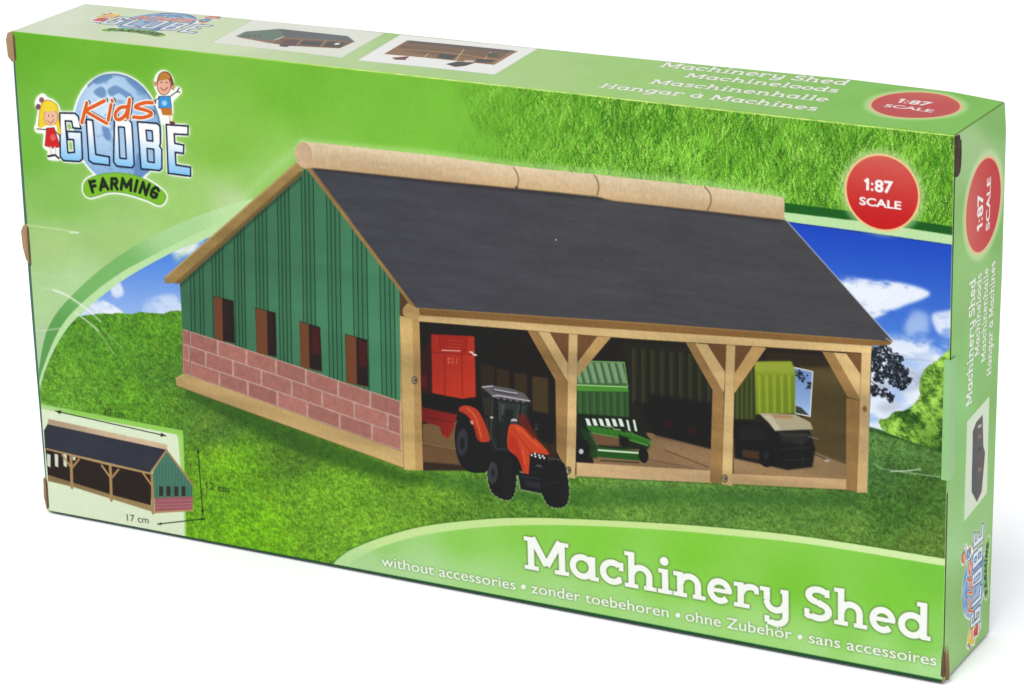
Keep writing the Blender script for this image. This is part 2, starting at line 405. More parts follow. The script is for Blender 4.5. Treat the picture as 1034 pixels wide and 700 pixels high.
# ------------------------------------------------------------------ FRONT
PPU = 800
FW, FH, TH = int(WD*PPU), PPU, int(DP*PPU)
CF = [(13.7, 31.7), (967, 139), (952, 690), (47.5, 516)]
front = Print('front', FW, FH, CF); FRONT_H = front.H

def paint_front(pr):
    h, w = pr.h, pr.w; PX, PY = pr.PX, pr.PY
    f = field(pr, [((20, 40), (104, 186, 46)), ((120, 50), (112, 190, 52)), ((300, 90), (118, 194, 56)), ((420, 110), (120, 198, 60)), ((550, 130), (112, 188, 52)), ((25, 150), (118, 192, 66)), ((60, 200), (140, 202, 92)),
                   ((230, 150), (134, 200, 72)), ((260, 190), (150, 210, 96)), ((400, 160), (124, 200, 62)), ((50, 250), (170, 214, 130)), ((130, 245), (165, 214, 122)), ((40, 300), (178, 222, 150)), ((80, 290), (182, 226, 156)), ((45, 350), (180, 216, 160)), ((190, 205), (160, 214, 112)), ((240, 205), (186, 222, 150))])
    pr.rgb[:] = f(PX, PY)*np.array([.995, .955, 1.0], np.float32); pr.rgb *= (1+(fbm(h, w, 60, 3)-.5)*.07)[..., None]
    # tall grass, upper right
    n1 = fbm(h, w, 46, 11, 3); n2 = fbm(h, w, 9, 12, 3, .5)
    edge = np.clip((PX+(n1-.5)*160-455)/190, 0, 1)
    g = np.stack([.30+.16*n2-.07*(1-n1), .55+.14*n2-.10*(1-n1), .10+.08*n2], -1).astype(np.float32)
    a = (edge**1.4)[..., None]; pr.rgb[:] = pr.rgb*(1-a)+g*a
    N = 26000; r = np.random.default_rng(5)
    bx = r.uniform(PPU*.75, w, N); by = r.uniform(-10, h*.45, N); ln = r.uniform(9, 30, N); lean = r.normal(.05, .38, N); cv = r.normal(0, .012, N)
    shade = np.clip(r.normal(.55, .3, N), 0, 1); cl = n1[np.clip(by, 0, h-1).astype(int), np.clip(bx, 0, w-1).astype(int)]
    shade = np.clip(shade*1.2+(cl-.5)*.75-.08, 0, 1)
    col = (1-shade)[:, None]*np.array([62, 126, 24])+shade[:, None]*np.array([148, 214, 74]); hi = r.random(N) < .035; col[hi] = (186, 230, 120); hi = r.random(N) < .03; col[hi] = (40, 84, 24); col /= 255
    t = np.linspace(0, 1, 22); XX = bx[:, None]+lean[:, None]*ln[:, None]*t+cv[:, None]*(ln[:, None]*t)**2; YY = by[:, None]-ln[:, None]*t
    order = np.argsort(by); XX, YY, col = XX[order], YY[order], col[order]
    pts = np.c_[XX.ravel(), YY.ravel()]; ok = (pts[:, 0] > 0) & (pts[:, 0] < w-2) & (pts[:, 1] > 0) & (pts[:, 1] < h-2)
    cc = np.repeat(col, 22, 0)[ok].astype(np.float32)
    fadeg = np.clip(edge*1.25, 0, 1)
    pr.speckle(pts[ok], cc, .82, clip=fadeg)
    thin = np.repeat(r.random(N) < .5, 22)[ok]; cc2 = np.clip(cc*r.choice([.62, 1.22], (len(cc)//1, 1)), 0, 1)
    kk = np.repeat(r.choice([.66, 1.14], N), 22)[ok][:, None]; q2_ = pts[ok]+np.array([7.3, -5.1]); okk = thin & (q2_[:, 0] < w-2) & (q2_[:, 1] > 1)
    pr.speckle(q2_[okk], np.clip(cc*kk, 0, 1)[okk].astype(np.float32), .8, ((0, 0),), clip=fadeg)
    # picture area below the arc
    arc_out = smooth([(20, 470), (30, 420), (37.5, 380), (48.6, 331), (74, 297), (114, 263), (160, 236), (206, 216.5), (250, 203), (300, 192)], 8)
    arc_mid = smooth([(24, 460), (34, 410), (42, 375), (61, 331), (86, 303), (120, 277), (154, 258.6), (200, 236), (250, 215), (300, 200)], 8)
    arc_in = smooth([(28, 460), (36, 412), (46, 372), (66, 334), (91, 309), (126, 282), (171, 257), (200, 245), (250, 225), (300, 206)], 8)
    low = [(1000, 720), (1000, 236), (793, 206.5), (600, 190)]
    low = np.array([(980, 720), (980, 700)])
    def below(arc, right): return np.vstack([arc, right, [(1010, 800), (-40, 700)]])
    pr.part('printed_border_arc')
    pr.poly(below(arc_out, [(600, 190), (793, 206.4), (880, 217.8), (980, 233.5)]), lambda px, py, s: field(pr, [((45, 350), (96, 160, 84)), ((110, 270), (124, 184, 104)), ((180, 230), (172, 214, 148)), ((250, 205), (192, 228, 166)), ((700, 200), (20, 92, 30)), ((960, 235), (20, 92, 30))])(px, py))
    pr.poly(below(arc_mid, [(600, 196), (793, 216), (880, 226.5), (980, 242.2)]), (190, 226, 166), 1, .5)
    pr.cur = 0
    PIC = below(arc_in, [(600, 200), (797, 225.5), (880, 236.8), (980, 251.5)])
    pr.part('printed_sky'); clipP = pr.mask(PIC)
    n = fbm(h, w, 70, 21, 5, 1.8)
    def sky(px, py, s):
        t = np.clip((py-228-(px-800)*.08)/150, 0, 1)[..., None]
        c = (1-t)*np.array([30, 72, 190])+t*np.array([96, 150, 226])
        lf = np.clip((500-px)/100, 0, 1)[..., None]
        tl = np.clip((py-255)/60, 0, 1)[..., None]
        c = c*(1-lf)+lf*((1-tl)*np.array([78, 132, 222])+tl*np.array([146, 180, 236]))
        nn = n[s]; cl = np.clip((nn-.60)*5, 0, 1)*(np.clip((py-290)/60, 0, 1)*.8+lf[..., 0]*.6)
        cl = np.clip(cl, 0, 1)[..., None]
        return (c*(1-cl)+np.array([232, 238, 248])*cl)/255
    pr.poly(PIC, sky)
    pr.line([(797, 226.3), (880, 237.6), (968, 250.5)], 1.1, (40, 50, 90), .5, .5)
    cl_ = (238, 242, 250); cn = np.clip((fbm(h, w, 22, 25, 5, 1.7)-.36)*5, 0, 1)*clipP
    for p, al, so in (([(846, 286), (862, 285), (885, 287), (905, 289), (925, 293), (936, 298), (928, 303), (912, 308), (898, 314), (882, 318), (868, 308)], .95, 2.0),
                      ([(855, 296), (880, 295), (905, 300), (890, 306), (872, 306)], .35, 2.5), ([(944, 322), (953, 319), (968, 320), (968, 345), (955, 340), (948, 334)], .8, 2.2),
                      ([(915, 330), (925, 318), (938, 322), (936, 338), (922, 340)], .38, 3.5), ([(880, 358), (900, 350), (950, 356), (968, 370), (968, 440), (875, 440)], .88, 4.5),
                      ([(84, 312), (98, 305), (112, 309), (122, 318), (84, 320)], .95, 1.8), ([(112, 290), (120, 286), (124, 296), (116, 299)], .7, 2), ([(176, 246), (200, 232), (208, 238), (196, 256), (180, 258)], .9, 2.4),
                      ([(150, 305), (175, 300), (184, 314), (150, 318)], .5, 3)):
        pr.poly(smooth([(p_[0]+(p_[0]-np.mean([q[0] for q in p]))*.12, p_[1]+(p_[1]-np.mean([q[1] for q in p]))*.25) for p_ in p], 5, True), cl_, al, so, clip=cn)
        pr.poly(smooth(p, 5, True), cl_, al*.6, so*1.3, clip=clipP)
    for p, al in (([(880, 392), (915, 376), (945, 372), (960, 384), (930, 392), (900, 402)], .6), ([(885, 412), (900, 406), (915, 408), (900, 418)], .45), ([(905, 365), (935, 366), (925, 374)], .4)):
        pr.poly(smooth(p, 5, True), (140, 152, 178), al, 4, clip=cn)
    # meadow
    pr.part('printed_meadow')
    na = fbm(h, w, 5, 41, 3, 1.5); nb = fbm(h, w, 26, 42, 3); nc = fbm(h, w, 90, 43, 3); nd = value_noise(h, w, 2.2, 2.6, 44)
    mf = field(pr, [((100, 330), (74, 148, 34)), ((150, 335), (78, 150, 32)), ((70, 390), (92, 166, 42)), ((130, 400), (84, 158, 32)), ((160, 380), (70, 134, 36)), ((220, 430), (70, 124, 38)), ((300, 460), (76, 132, 34)), ((230, 470), (100, 176, 26)), ((250, 540), (104, 186, 22)),
                    ((330, 500), (100, 172, 34)), ((420, 500), (92, 156, 38)), ((350, 545), (104, 176, 40)), ((500, 515), (82, 144, 40)), ((560, 515), (76, 136, 38)), ((650, 498), (84, 144, 54)), ((640, 515), (104, 166, 56)), ((760, 505), (78, 134, 50)), ((760, 530), (92, 150, 54)),
                    ((900, 445), (76, 130, 52)), ((940, 455), (72, 126, 50)), ((890, 480), (62, 116, 46)), ((930, 500), (60, 110, 36)), ((930, 550), (84, 134, 46)), ((860, 535), (88, 144, 50)), ((900, 520), (60, 116, 36))])
    def mead(px, py, s):
        c = mf(px, py); v = 1.01+(na[s]-.5)*.42+(nb[s]-.5)*.10+(nc[s]-.5)*.08+(nd[s]-.5)*.40
        c = (c*np.array([1.06, .96, 1.0])+np.array([.02, .0, .03]))*v[..., None]; y = np.clip((nb[s]-.58)*3, 0, 1)[..., None]*np.clip((560-px)/200, 0, 1)[..., None]
        c = c+y*np.array([.06, .04, .0])
        return np.clip(c, 0, 1)
    hill = [(30, 328), (60, 322), (92, 317.5), (105, 316.2), (112, 317), (118, 315.8), (134, 317), (142, 314.8), (149, 316), (156, 316.2), (165, 317), (172, 314.2), (180, 313.6), (187, 315), (300, 400), (870, 431)]
    hill = np.vstack([hill, smooth([(872, 431), (885, 433), (910, 441.5), (930, 447), (955, 456), (980, 464)], 4), [(1010, 800), (-40, 700)]])
    clip = pr.mask(PIC)
    pr.poly(hill, mead, 1, .5, clip=clip)
    pr.line([(878, 434), (910, 443), (935, 450), (962, 460)], 3.2, (30, 62, 30), .75, 1.5)
    # darkness on the picture's grass at the foot of the toy shed
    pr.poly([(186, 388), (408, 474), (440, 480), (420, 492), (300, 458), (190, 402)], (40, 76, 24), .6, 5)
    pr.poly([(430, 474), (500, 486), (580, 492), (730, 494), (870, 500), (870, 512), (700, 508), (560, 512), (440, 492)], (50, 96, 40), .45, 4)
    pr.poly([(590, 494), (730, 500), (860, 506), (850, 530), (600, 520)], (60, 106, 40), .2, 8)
    # dark tree branch
    pr.part('printed_tree_branch')
    tn = fbm(h, w, 9, 51, 3); r = np.random.default_rng(9)
    def blobtree(pr, centres, n, rad, cols, clip, cr):
        C = np.array(centres, float); wts = C[:, 2]**2; idx = r.choice(len(C), n, p=wts/wts.sum())
        ang = r.uniform(0, 6.283, n); rr = np.sqrt(r.random(n))*C[idx, 2]
        P = np.c_[C[idx, 0]+rr*np.cos(ang), C[idx, 1]+rr*np.sin(ang)*.9]; return P
    tc = [(884, 368, 9), (893, 358, 9), (905, 364, 8), (900, 376, 8), (912, 376, 7), (917, 385, 5), (890, 382, 7), (905, 385, 7), (912, 391, 5), (884, 395, 6), (895, 398, 5), (901, 403, 4), (880, 356, 8)]
    P = blobtree(pr, tc, 900, 0, None, None, 0)
    clipT = pr.mask([(879, 340), (960, 340), (960, 440), (875, 440)])*clip
    for p in P:
        c = 18+r.random()**3*70
        pr.poly(ellipse(p[0], p[1], r.uniform(.8, 2.3), r.uniform(.6, 1.5), r.uniform(0, 180), 8), (c+4, c+10, c+18), .85, 0, clip=clipT)
    pr.line([(881, 372), (896, 380), (915, 388)], .9, (30, 28, 30)); pr.line([(881, 386), (897, 400), (903, 407)], .8, (30, 28, 30))
    # bright bush
    pr.part('printed_bush')
    bush = smooth([(889, 425), (897, 424), (905, 417), (915, 416), (925, 409), (931, 400), (930, 392), (932, 382), (938, 372), (948, 366), (955, 360), (975, 352), (985, 470), (958, 457), (930, 449), (905, 440), (893, 434)], 5, True)
    bn = fbm(h, w, 14, 61, 4)
    pr.poly(bush, lambda px, py, s: np.clip(np.array([.36, .60, .16])*(.55+bn[s]*.9)[..., None], 0, 1).astype(np.float32), 1, .8)
    bm = np.clip(pr.mask(bush, 1.5)*2, 0, 1); ys, xs = np.nonzero(bm > .5); k_ = r.integers(0, len(xs), 9000); q = np.c_[xs[k_], ys[k_]].astype(float)
    v = np.clip(bn[ys[k_], xs[k_]]*2.6-.75+r.normal(0, .24, len(k_)), 0, 1)
    v = np.clip(v+.22*np.clip((405-pr.PY[ys[k_], xs[k_]])/25, 0, 1), 0, 1)
    dk = np.clip((pr.PY[ys[k_], xs[k_]]-412)/30, 0, 1)*np.clip((pr.PX[ys[k_], xs[k_]]-915)/20, 0, 1); v = np.clip(v-dk*.45, 0, 1)
    cols = ((1-v)[:, None]*np.array([34, 74, 20])+v[:, None]*np.array([178, 228, 92]))/255
    pr.speckle(q, cols.astype(np.float32), .85, ((0, 0), (1, 0), (0, 1), (1, 1), (-1, 0)), clip=bm)
    # fading glow round the toy
    pr.cur = 0
    pr.line([(306, 144), (420, 154), (520, 167), (602, 175), (714, 187), (794, 200)], 5, (190, 232, 150), .55, 3.2)
    pr.line([(306, 146), (250, 196), (178, 262)], 6, (190, 226, 158), .5, 5)
    # ---------------- the toy shed in the picture
    wood = fbm(h, w, 40, 71, 4, 6.0); woodv = fbm(h, w, 5, 72, 3, .6)
    def wd(c, amp=.22):
        c = np.array(c, np.float32)/255
        return lambda px, py, s: np.clip(c*(1+(wood[s]-.5)*amp*2+(woodv[s]-.5)*.10)[..., None], 0, 1)
    def grad(c0, c1, p0, p1, amp=.1):
        c0 = np.array(c0, float)/255; c1 = np.array(c1, float)/255; p0 = np.array(p0, float); d = np.array(p1, float)-p0; L2 = d@d
        return lambda px, py, s: (c0+(c1-c0)*np.clip(((px-p0[0])*d[0]+(py-p0[1])*d[1])/L2, 0, 1)[..., None])*(1+(wood[s]-.5)*amp*2)[..., None]
    pr.part('printed_shed_interior')
    pr.poly([(422, 322), (640, 340), (882, 356), (876, 496), (740, 488), (600, 480), (470, 474), (426, 474)], grad((30, 27, 24), (44, 38, 30), (430, 330), (860, 440)))
    for x0_, x1_, y0_, y1_, c in ((486, 500, 368, 400, (54, 42, 30)), (502, 515, 372, 410, (58, 46, 30)), (520, 533, 376, 420, (60, 48, 32)), (538, 554, 380, 424, (74, 60, 38)), (540, 562, 425, 474, (60, 46, 30))):
        pr.poly([(x0_, y0_), (x1_, y0_+2), (x1_, y1_), (x0_, y1_)], c, .9, .7)
    pr.poly([(628, 346), (722, 352), (724, 452), (664, 436), (640, 420)], (40, 40, 30), .8, 2)
    pr.poly([(640, 404), (724, 424), (724, 452), (660, 438)], (26, 22, 22), .8, 2)
    for i, x in enumerate(np.arange(640, 735, 9.5)):
        pr.poly([(x, 352+(x-640)*.1), (x+4, 352+(x-640)*.1), (x+3.2, 405+(x-640)*.16), (x, 405+(x-640)*.16)], (56, 58, 40), .7, .9)
        pr.line([(x, 352+(x-640)*.1), (x, 408+(x-640)*.16)], .8, (86, 90, 58), .55, .6)
    pr.poly([(655, 437), (719, 454), (719, 478), (600, 472), (600, 462)], wd((138, 110, 80)), 1, .8)
    pr.poly([(596, 448), (640, 440), (660, 438), (690, 474), (600, 470)], wd((134, 106, 76)), 1, .8)
    pr.line([(672, 455), (716, 472)], 1, (84, 60, 42), .8, .6); pr.line([(650, 463), (700, 473)], .8, (90, 66, 46), .7, .6)
    pr.poly([(427, 428), (470, 424), (485, 474), (427, 474)], wd((116, 90, 62)), 1, .6)
    pr.poly([(427, 446), (480, 456), (480, 474), (427, 474)], wd((100, 74, 50)), .9, .8); pr.line([(427, 447), (470, 455)], .9, (150, 118, 78), .8, .5)
    pr.poly([(427, 466), (475, 470), (475, 475), (427, 475)], (40, 34, 28), .8, 1)
    pr.poly([(741, 442), (800, 470), (856, 476), (856, 486), (741, 482)], wd((144, 116, 82)), 1, .7)
    pr.poly([(775, 356), (870, 362), (864, 484), (815, 468), (808, 370), (775, 366)], wd((82, 70, 44)), 1, 1.2)
    pr.poly([(765, 350), (868, 357), (868, 372), (812, 372), (768, 366)], (40, 34, 26), .75, 3)
    pr.poly([(812, 452), (856, 470), (856, 486), (812, 478)], wd((138, 112, 80)), .9, 1)
    # window in the far wall
    pr.part('printed_back_window')
    bw = [(802.4, 371.6), (822, 376), (819, 421), (804, 418)]
    pr.poly(bw, grad((110, 140, 190), (160, 190, 230), (810, 380), (810, 418))); cb = pr.mask(bw)
    for p in blobtree(pr, [(808, 379, 5), (815, 384, 5), (818, 390, 4)], 46, 0, 0, 0, 0): pr.poly(ellipse(p[0], p[1], 1.2, 1, 0, 7), (34, 38, 46), .9, 0, clip=cb)
    pr.poly([(803, 410), (810, 412), (818, 420), (804, 420)], (60, 64, 60), 1, .5, clip=cb); pr.line(bw, 1.1, (226, 226, 220), .95, 0, closed=True)
    # red trailer
    z = Z(410, 325, 5.6); pr.part('printed_red_trailer')
    pr.poly(z((85, 180), (150, 90), (150, 420), (88, 400)), (56, 16, 18), .9, .8); pr.poly(z((85, 300), (120, 300), (120, 380), (85, 370)), (96, 14, 26), .7, 1.5)
    pr.poly(z((145, 72), (390, 84), (396, 425), (320, 436), (150, 402)), grad((154, 42, 30), (186, 56, 38), (430, 338), (470, 390), .05), 1, .5)
    pr.poly(z((195, 78), (345, 88), (345, 178), (195, 165)), (150, 34, 24), .6, .5)
    for x in (220, 318): pr.line(z((x, 175), (x+2, 420)), .8, (120, 26, 20), .9, .4)
    pr.line(z((150, 172), (395, 192)), .7, (110, 22, 20), .9, .3); pr.line(z((190, 80), (196, 165)), .7, (110, 26, 22), .8, .3); pr.line(z((345, 88), (345, 180)), .7, (110, 26, 22), .8, .3)
    pr.line(z((205, 162), (308, 166)), .9, (232, 190, 176), .9, .4); pr.line(z((365, 172), (380, 176)), 1.3, (240, 220, 210)); pr.line(z((382, 186), (400, 190)), 1.5, (240, 225, 215))
    for y in (105, 125, 142): pr.line(z((240, y), (318, y+6)), .5, (190, 90, 70), .7, .3)
    for yy in (0, 1):
        pr.line(z((240, 208+yy*22), (262, 209+yy*22)), .6, (214, 120, 100), .9); pr.line(z((268+yy*22, 208), (268+yy*22, 240)), .6, (214, 120, 100), .9)
    pr.line(z((242, 205), (242, 240)), .7, (214, 120, 100), .9)
    pr.poly(z((88, 400), (320, 440), (430, 430), (440, 520), (90, 480)), (26, 22, 22), 1, .8)
    pr.poly(z((88, 480), (170, 500), (290, 525), (270, 600), (240, 660), (205, 640), (190, 590), (90, 560)), grad((110, 26, 22), (150, 40, 28), (425, 412), (465, 430)), .95, .6)
    pr.line(z((120, 540), (270, 570)), .8, (60, 16, 16), .8, .4)
    # green forage wagon
    z = Z(575, 350, 5.39); pr.part('printed_green_wagon')
    pr.poly(z((45, 75), (305, 85), (322, 218), (45, 208)), (70, 106, 64), 1, .4)
    for i in range(7):
        x = 45+i*40; pr.poly(z((x-20, 88), (x+8, 90), (x+34, 200), (x+10, 200)), (140, 168, 132), .75, .8); pr.line(z((x+8, 88), (x+36, 205)), .7, (40, 74, 38), .8, .3)
    pr.line(z((48, 80), (305, 88)), 1., (120, 170, 100), .9); pr.line(z((305, 90), (322, 218)), .9, (120, 176, 96), .9)
    pr.poly(z((45, 208), (322, 218), (328, 248), (45, 244)), (76, 140, 52)); pr.line(z((45, 210), (320, 221)), .9, (180, 220, 150), .95, .3)
    pr.poly(z((45, 246), (328, 248), (328, 395), (45, 370)), (54, 86, 50))
    for i in range(7): pr.line(z((60+i*38, 252), (62+i*38, 378)), 1.4, (78, 118, 66), .7, .8); pr.line(z((76+i*38, 252), (78+i*38, 380)), .8, (34, 62, 32), .8, .4)
    pr.poly(z((45, 365), (330, 385), (372, 410), (450, 515), (430, 560), (40, 560)), (24, 40, 22), .95, .8)
    pr.poly(z((115, 470), (280, 490), (285, 545), (120, 535)), (112, 82, 58), 1, 1)
    pr.poly(z((90, 425), (330, 470), (440, 515), (430, 545), (300, 500), (120, 470)), (50, 110, 36), 1, .7)
    for i in range(8):
        x = 88+i*36; pr.poly(z((x, 392), (x+20, 395), (x+34, 432+i), (x+12, 430+i)) if i < 6 else z((x+8, 400), (x+20, 400), (x+32, 462), (x+20, 460)), (238, 246, 236), .95, .45)
    pr.line(z((195, 435), (240, 440)), .8, (170, 220, 150)); pr.line(z((240, 450), (280, 455)), .8, (160, 210, 140))
    pr.poly(z((60, 440), (120, 470), (160, 560), (150, 610), (100, 600)), (34, 62, 32), .9, .8); pr.line(z((110, 470), (165, 560)), 1, (90, 130, 80), .6, .5)
    pr.line(z((120, 470), (300, 500), (430, 540)), .8, (120, 176, 96), .8, .4); pr.line(z((330, 470), (445, 515)), 1.1, (110, 170, 84), .7, .5); pr.line(z((170, 620), (380, 632)), 1, (20, 30, 20), .8, .5)
    pr.poly(ellipse(*z((445, 525))[0], 2.2, 2), (96, 140, 70), .8, .6)
    for i in range(9): pr.line(z((98+i*30, 432+i*3), (112+i*30, 462+i*3)), .8, (96, 150, 70), .7, .4)
    pr.poly(z((150, 545), (390, 570), (385, 622), (150, 600)), (36, 84, 30), 1, .5); pr.line(z((158, 564), (382, 580)), 1.6, (226, 244, 216), .95, .4)
    pr.poly(ellipse(*z((65, 560))[0], 9, 10.5), (22, 24, 24)); pr.poly(ellipse(*z((64, 572))[0], 2.4, 2.6), (210, 216, 214), .9, .5)
    pr.poly(ellipse(*z((405, 592))[0], 5, 8, -8), (26, 30, 28)); pr.poly(z((270, 480), (330, 500), (320, 545), (275, 540)), (20, 26, 20), .9, 1)
    # dark wagon and lime wagon
    pr.part('printed_lime_wagon')
    z = Z(730, 350, 5)
    pr.poly([(655, 398), (723, 408), (723, 452), (662, 440)], (26, 22, 22), .9, 3); pr.poly([(672, 425), (680, 426), (680, 432), (672, 431)], (70, 22, 24), .6, 1.5); pr.poly([(695, 430), (704, 432), (704, 440), (695, 438)], (70, 22, 24), .6, 1.5)
    pr.poly(z((65, 120), (165, 90), (170, 370), (60, 370)), (58, 66, 34), .95, .7)
    for i in range(4): pr.line(z((78+i*24, 120), (76+i*24, 365)), 1.1, (104, 120, 50), .7, .7)
    pr.poly(z((165, 80), (352, 78), (372, 130), (370, 340), (170, 345)), grad((138, 154, 44), (108, 128, 36), (770, 370), (800, 420), .06), 1, .6)
    pr.poly(z((170, 80), (352, 80), (368, 125), (360, 140), (170, 130)), (156, 168, 66), .6, 1.5)
    for i in range(5): pr.line(z((188+i*38, 150), (190+i*38, 335)), 1.4, (172, 190, 70), .65, .8); pr.line(z((206+i*38, 150), (208+i*38, 335)), 1.2, (96, 116, 30), .6, .8)
    pr.poly(z((55, 370), (200, 390), (270, 420), (440, 425), (470, 520), (455, 610), (330, 625), (220, 600), (60, 565)), (26, 24, 24), 1, 1.2)
    pr.poly(z((185, 338), (370, 345), (445, 385), (460, 420), (268, 428), (235, 385)), (172, 162, 132), 1, .6); pr.poly(z((250, 345), (355, 350), (360, 366), (262, 362)), (168, 120, 72), .7, 1)
    pr.poly(z((200, 350), (240, 385), (268, 425), (300, 420), (245, 350)), (206, 200, 180), .6, 1.2)
    pr.poly(z((285, 430), (430, 432), (445, 470), (400, 500), (300, 480)), (52, 52, 50), .8, 1.2); pr.poly(z((80, 400), (200, 410), (230, 470), (90, 480)), (44, 42, 40), .7, 2); pr.line(z((300, 520), (450, 510)), 1.2, (70, 70, 72), .6, .8); pr.line(z((340, 470), (350, 600)), 1, (16, 16, 16), .8, .6); pr.line(z((400, 460), (410, 600)), 1, (60, 60, 60), .6, .6)
    pr.poly(ellipse(*z((225, 555))[0], 8, 11), (16, 16, 18), 1, .6); pr.poly(ellipse(*z((222, 552))[0], 3, 4.4), (50, 50, 54), .8, .8); pr.line(z((290, 440), (330, 450), (430, 450)), .9, (84, 84, 84), .6, .6); pr.line(z((320, 575), (440, 570)), 1, (66, 66, 70), .7, .7)
    pr.line(z((435, 455), (485, 470)), .9, (130, 130, 130), .8, .5); pr.line(z((455, 540), (500, 560), (545, 580)), 1.1, (50, 46, 40), .9, .5); pr.poly(ellipse(*z((530, 578))[0], 3, 1.4), (170, 168, 160), .9, .5)
    pr.poly(z((100, 520), (190, 530), (185, 575), (100, 560)), (84, 62, 42), .8, 1.2)
    # ---------------- timber: floor board, posts, braces, beam
    pr.part('printed_floor_board')
    pr.poly([(582, 467), (719, 475.6), (719, 488), (582, 481)], wd((198, 166, 122)), 1, .4); pr.poly([(739, 478.6), (856, 484.3), (860, 495), (739, 488.8)], wd((190, 158, 114)), 1, .4)
    pr.line([(583, 481.4), (719, 488.5), (860, 496)], .8, (60, 70, 30), .6, .6)
    LT, DK, TR = (198, 168, 116), (148, 114, 70), (108, 76, 48)
    def post(front_, side, bs, bf, br, tris):
        pr.part('printed_post')
        for t_ in tris: pr.poly(t_, wd(TR))
        if side: pr.poly(side, wd(DK), 1, .3)
        if bs: pr.poly(bs, wd(DK), 1, .3)
        if bf: pr.poly(bf, wd(LT), 1, .3)
        if br: pr.poly(br, wd((190, 152, 96)), 1, .3)
        pr.poly(front_, wd(LT), 1, .3)
        pr.line([front_[0], front_[3]], .7, (126, 92, 56), .6, .3)
        if br: pr.line([br[2], br[3]], .6, (120, 86, 50), .5, .3)
    post([(575.5, 337), (584.5, 338), (580.7, 483.5), (571, 482)], [(561.4, 384), (574.5, 386), (572, 476), (562, 456)], [(533, 333), (544, 334), (573.5, 386), (562.5, 386)],
         [(544, 334), (556, 335.5), (574.8, 367.6), (574.5, 387)], [(606, 338), (620, 339), (584, 381), (584.5, 366)], [[(556, 335), (576, 336), (576, 369)], [(584, 338), (606, 339), (584, 367)]])
    post([(734.7, 348), (743.7, 349), (739.6, 491), (729, 489)], [(720.6, 394), (732, 396.5), (730, 489), (717.2, 486.6)], [(693.4, 345.8), (703, 347), (732, 396.7), (720.6, 394.3)],
         [(703, 347), (715.5, 348.2), (734, 377.3), (732, 397)], [(761.4, 350), (775, 352), (741.8, 398.6), (742.3, 378.6)], [[(715, 348), (735, 349), (734.5, 378)], [(743, 349), (762, 351), (742.5, 379)]])
    post([(871.4, 356), (881, 351), (876, 498), (865.7, 497.7)], [(855.7, 402.9), (871, 405.7), (866.5, 497), (855, 494.9)], [(831.4, 355.7), (843, 357), (871, 405.7), (857, 401.4)],
         [(843, 357), (856, 358), (872, 381.4), (871, 406)], None, [[(856, 357), (872, 358), (872, 382)]])
    pr.line([(881, 353), (876.2, 498)], .8, (232, 226, 200), .5, .4)
    pr.poly(ellipse(874.3, 413.7, 2.3, 3.1), (104, 70, 40), .8, .6)
    pr.part('printed_corner_post')
    pr.poly([(403.8, 296), (412, 300), (424, 324), (404, 322)], wd((92, 68, 40)), 1, .3)
    pr.poly([(403.2, 319), (424, 322.5), (427, 474.5), (407.6, 474), (403.6, 440)], wd((196, 164, 106)), 1, .3); pr.poly([(417, 322), (424, 322.5), (427, 474.5), (419.5, 474.5)], wd((168, 132, 82)), .8, .5)
    pr.poly(smooth([(409, 308), (415, 304.5), (422, 307), (424, 322), (411, 321), (407.5, 315)], 4, True), wd((190, 154, 98))); pr.line([(404, 320), (407.8, 474)], .7, (120, 92, 54), .7, .3)
    pr.line([(409, 320.5), (424, 323)], .8, (120, 86, 50), .7, .4)
    pr.part('printed_fascia')
    pr.poly([(412, 308), (420, 310), (640, 325), (895, 344.5), (903, 346), (900, 349.5), (880, 350.5), (640, 334.5), (420, 319), (413, 312)], wd((134, 98, 56)), 1, .3)
    pr.line([(421, 311.5), (640, 326.3), (890, 345.3)], .7, (176, 140, 92), .7, .4)
    pr.part('printed_beam')
    pr.poly([(420, 318.5), (640, 334), (882, 350.5), (881, 358), (640, 342.5), (424, 325)], wd((204, 174, 120)), 1, .3)
    pr.line([(424, 325), (640, 342.7), (870, 358)], .6, (90, 66, 40), .6, .4)
    for (sx, sy) in ((419, 384), (573.8, 475), (732.3, 483.4)):
        pr.part('printed_screw'); pr.poly(ellipse(sx, sy, 3.0, 4.0), (72, 60, 44)); pr.poly(ellipse(sx-.3, sy, 2.1, 3.0), (150, 140, 120)); pr.poly(ellipse(sx+.3, sy, .9, 1.5), (56, 48, 40), 1, .3)
    # ---------------- gable: boards, windows, bricks
    pr.part('printed_gable_boards')
    gable = [(303, 170), (312, 170), (417, 311), (404.4, 312), (404.8, 406), (184.5, 333), (182, 285)]
    pr.poly(gable, grad((62, 110, 80), (74, 134, 96), (185, 300), (400, 360), .08), 1, .3); cg = pr.mask(gable)
    groups = [(192, 195.7, 201.4, 204.9), (214.3, 218, 221.4, 225.1), (237, 240.6, 243.8, 247), (258.6, 262.3, 265.9, 270), (281.4, 285, 288.8, 292.9), (305.7, 309.4, 313.4, 317.7), (330.9, 334.9, 339, 343.7), (356.6, 361.2, 365.7, 370.6), (383.7, 388.4, 393.2, 397.7)]
    for gr in groups:
        pr.poly([(gr[0], 150), (gr[3], 150), (gr[3]+3, 420), (gr[0]+3, 420)], (52, 100, 70), .4, .8, clip=cg)
        for x in gr: pr.line([(x-.6, 170), (x+2.6, 420)], .95, (24, 48, 38), .85, .35, clip=cg)
    pr.line([(305, 180), (182, 289)], 3, (26, 52, 40), .5, 1.2, clip=cg); pr.poly([(404, 290), (420, 300), (420, 320), (404.6, 320)], (84, 62, 38), 1, .3, clip=cg)
    pr.poly(smooth([(409, 310), (415, 305.5), (422, 308), (424, 322), (411, 321), (407.5, 316)], 4, True), wd((190, 154, 98)), 1, .3)
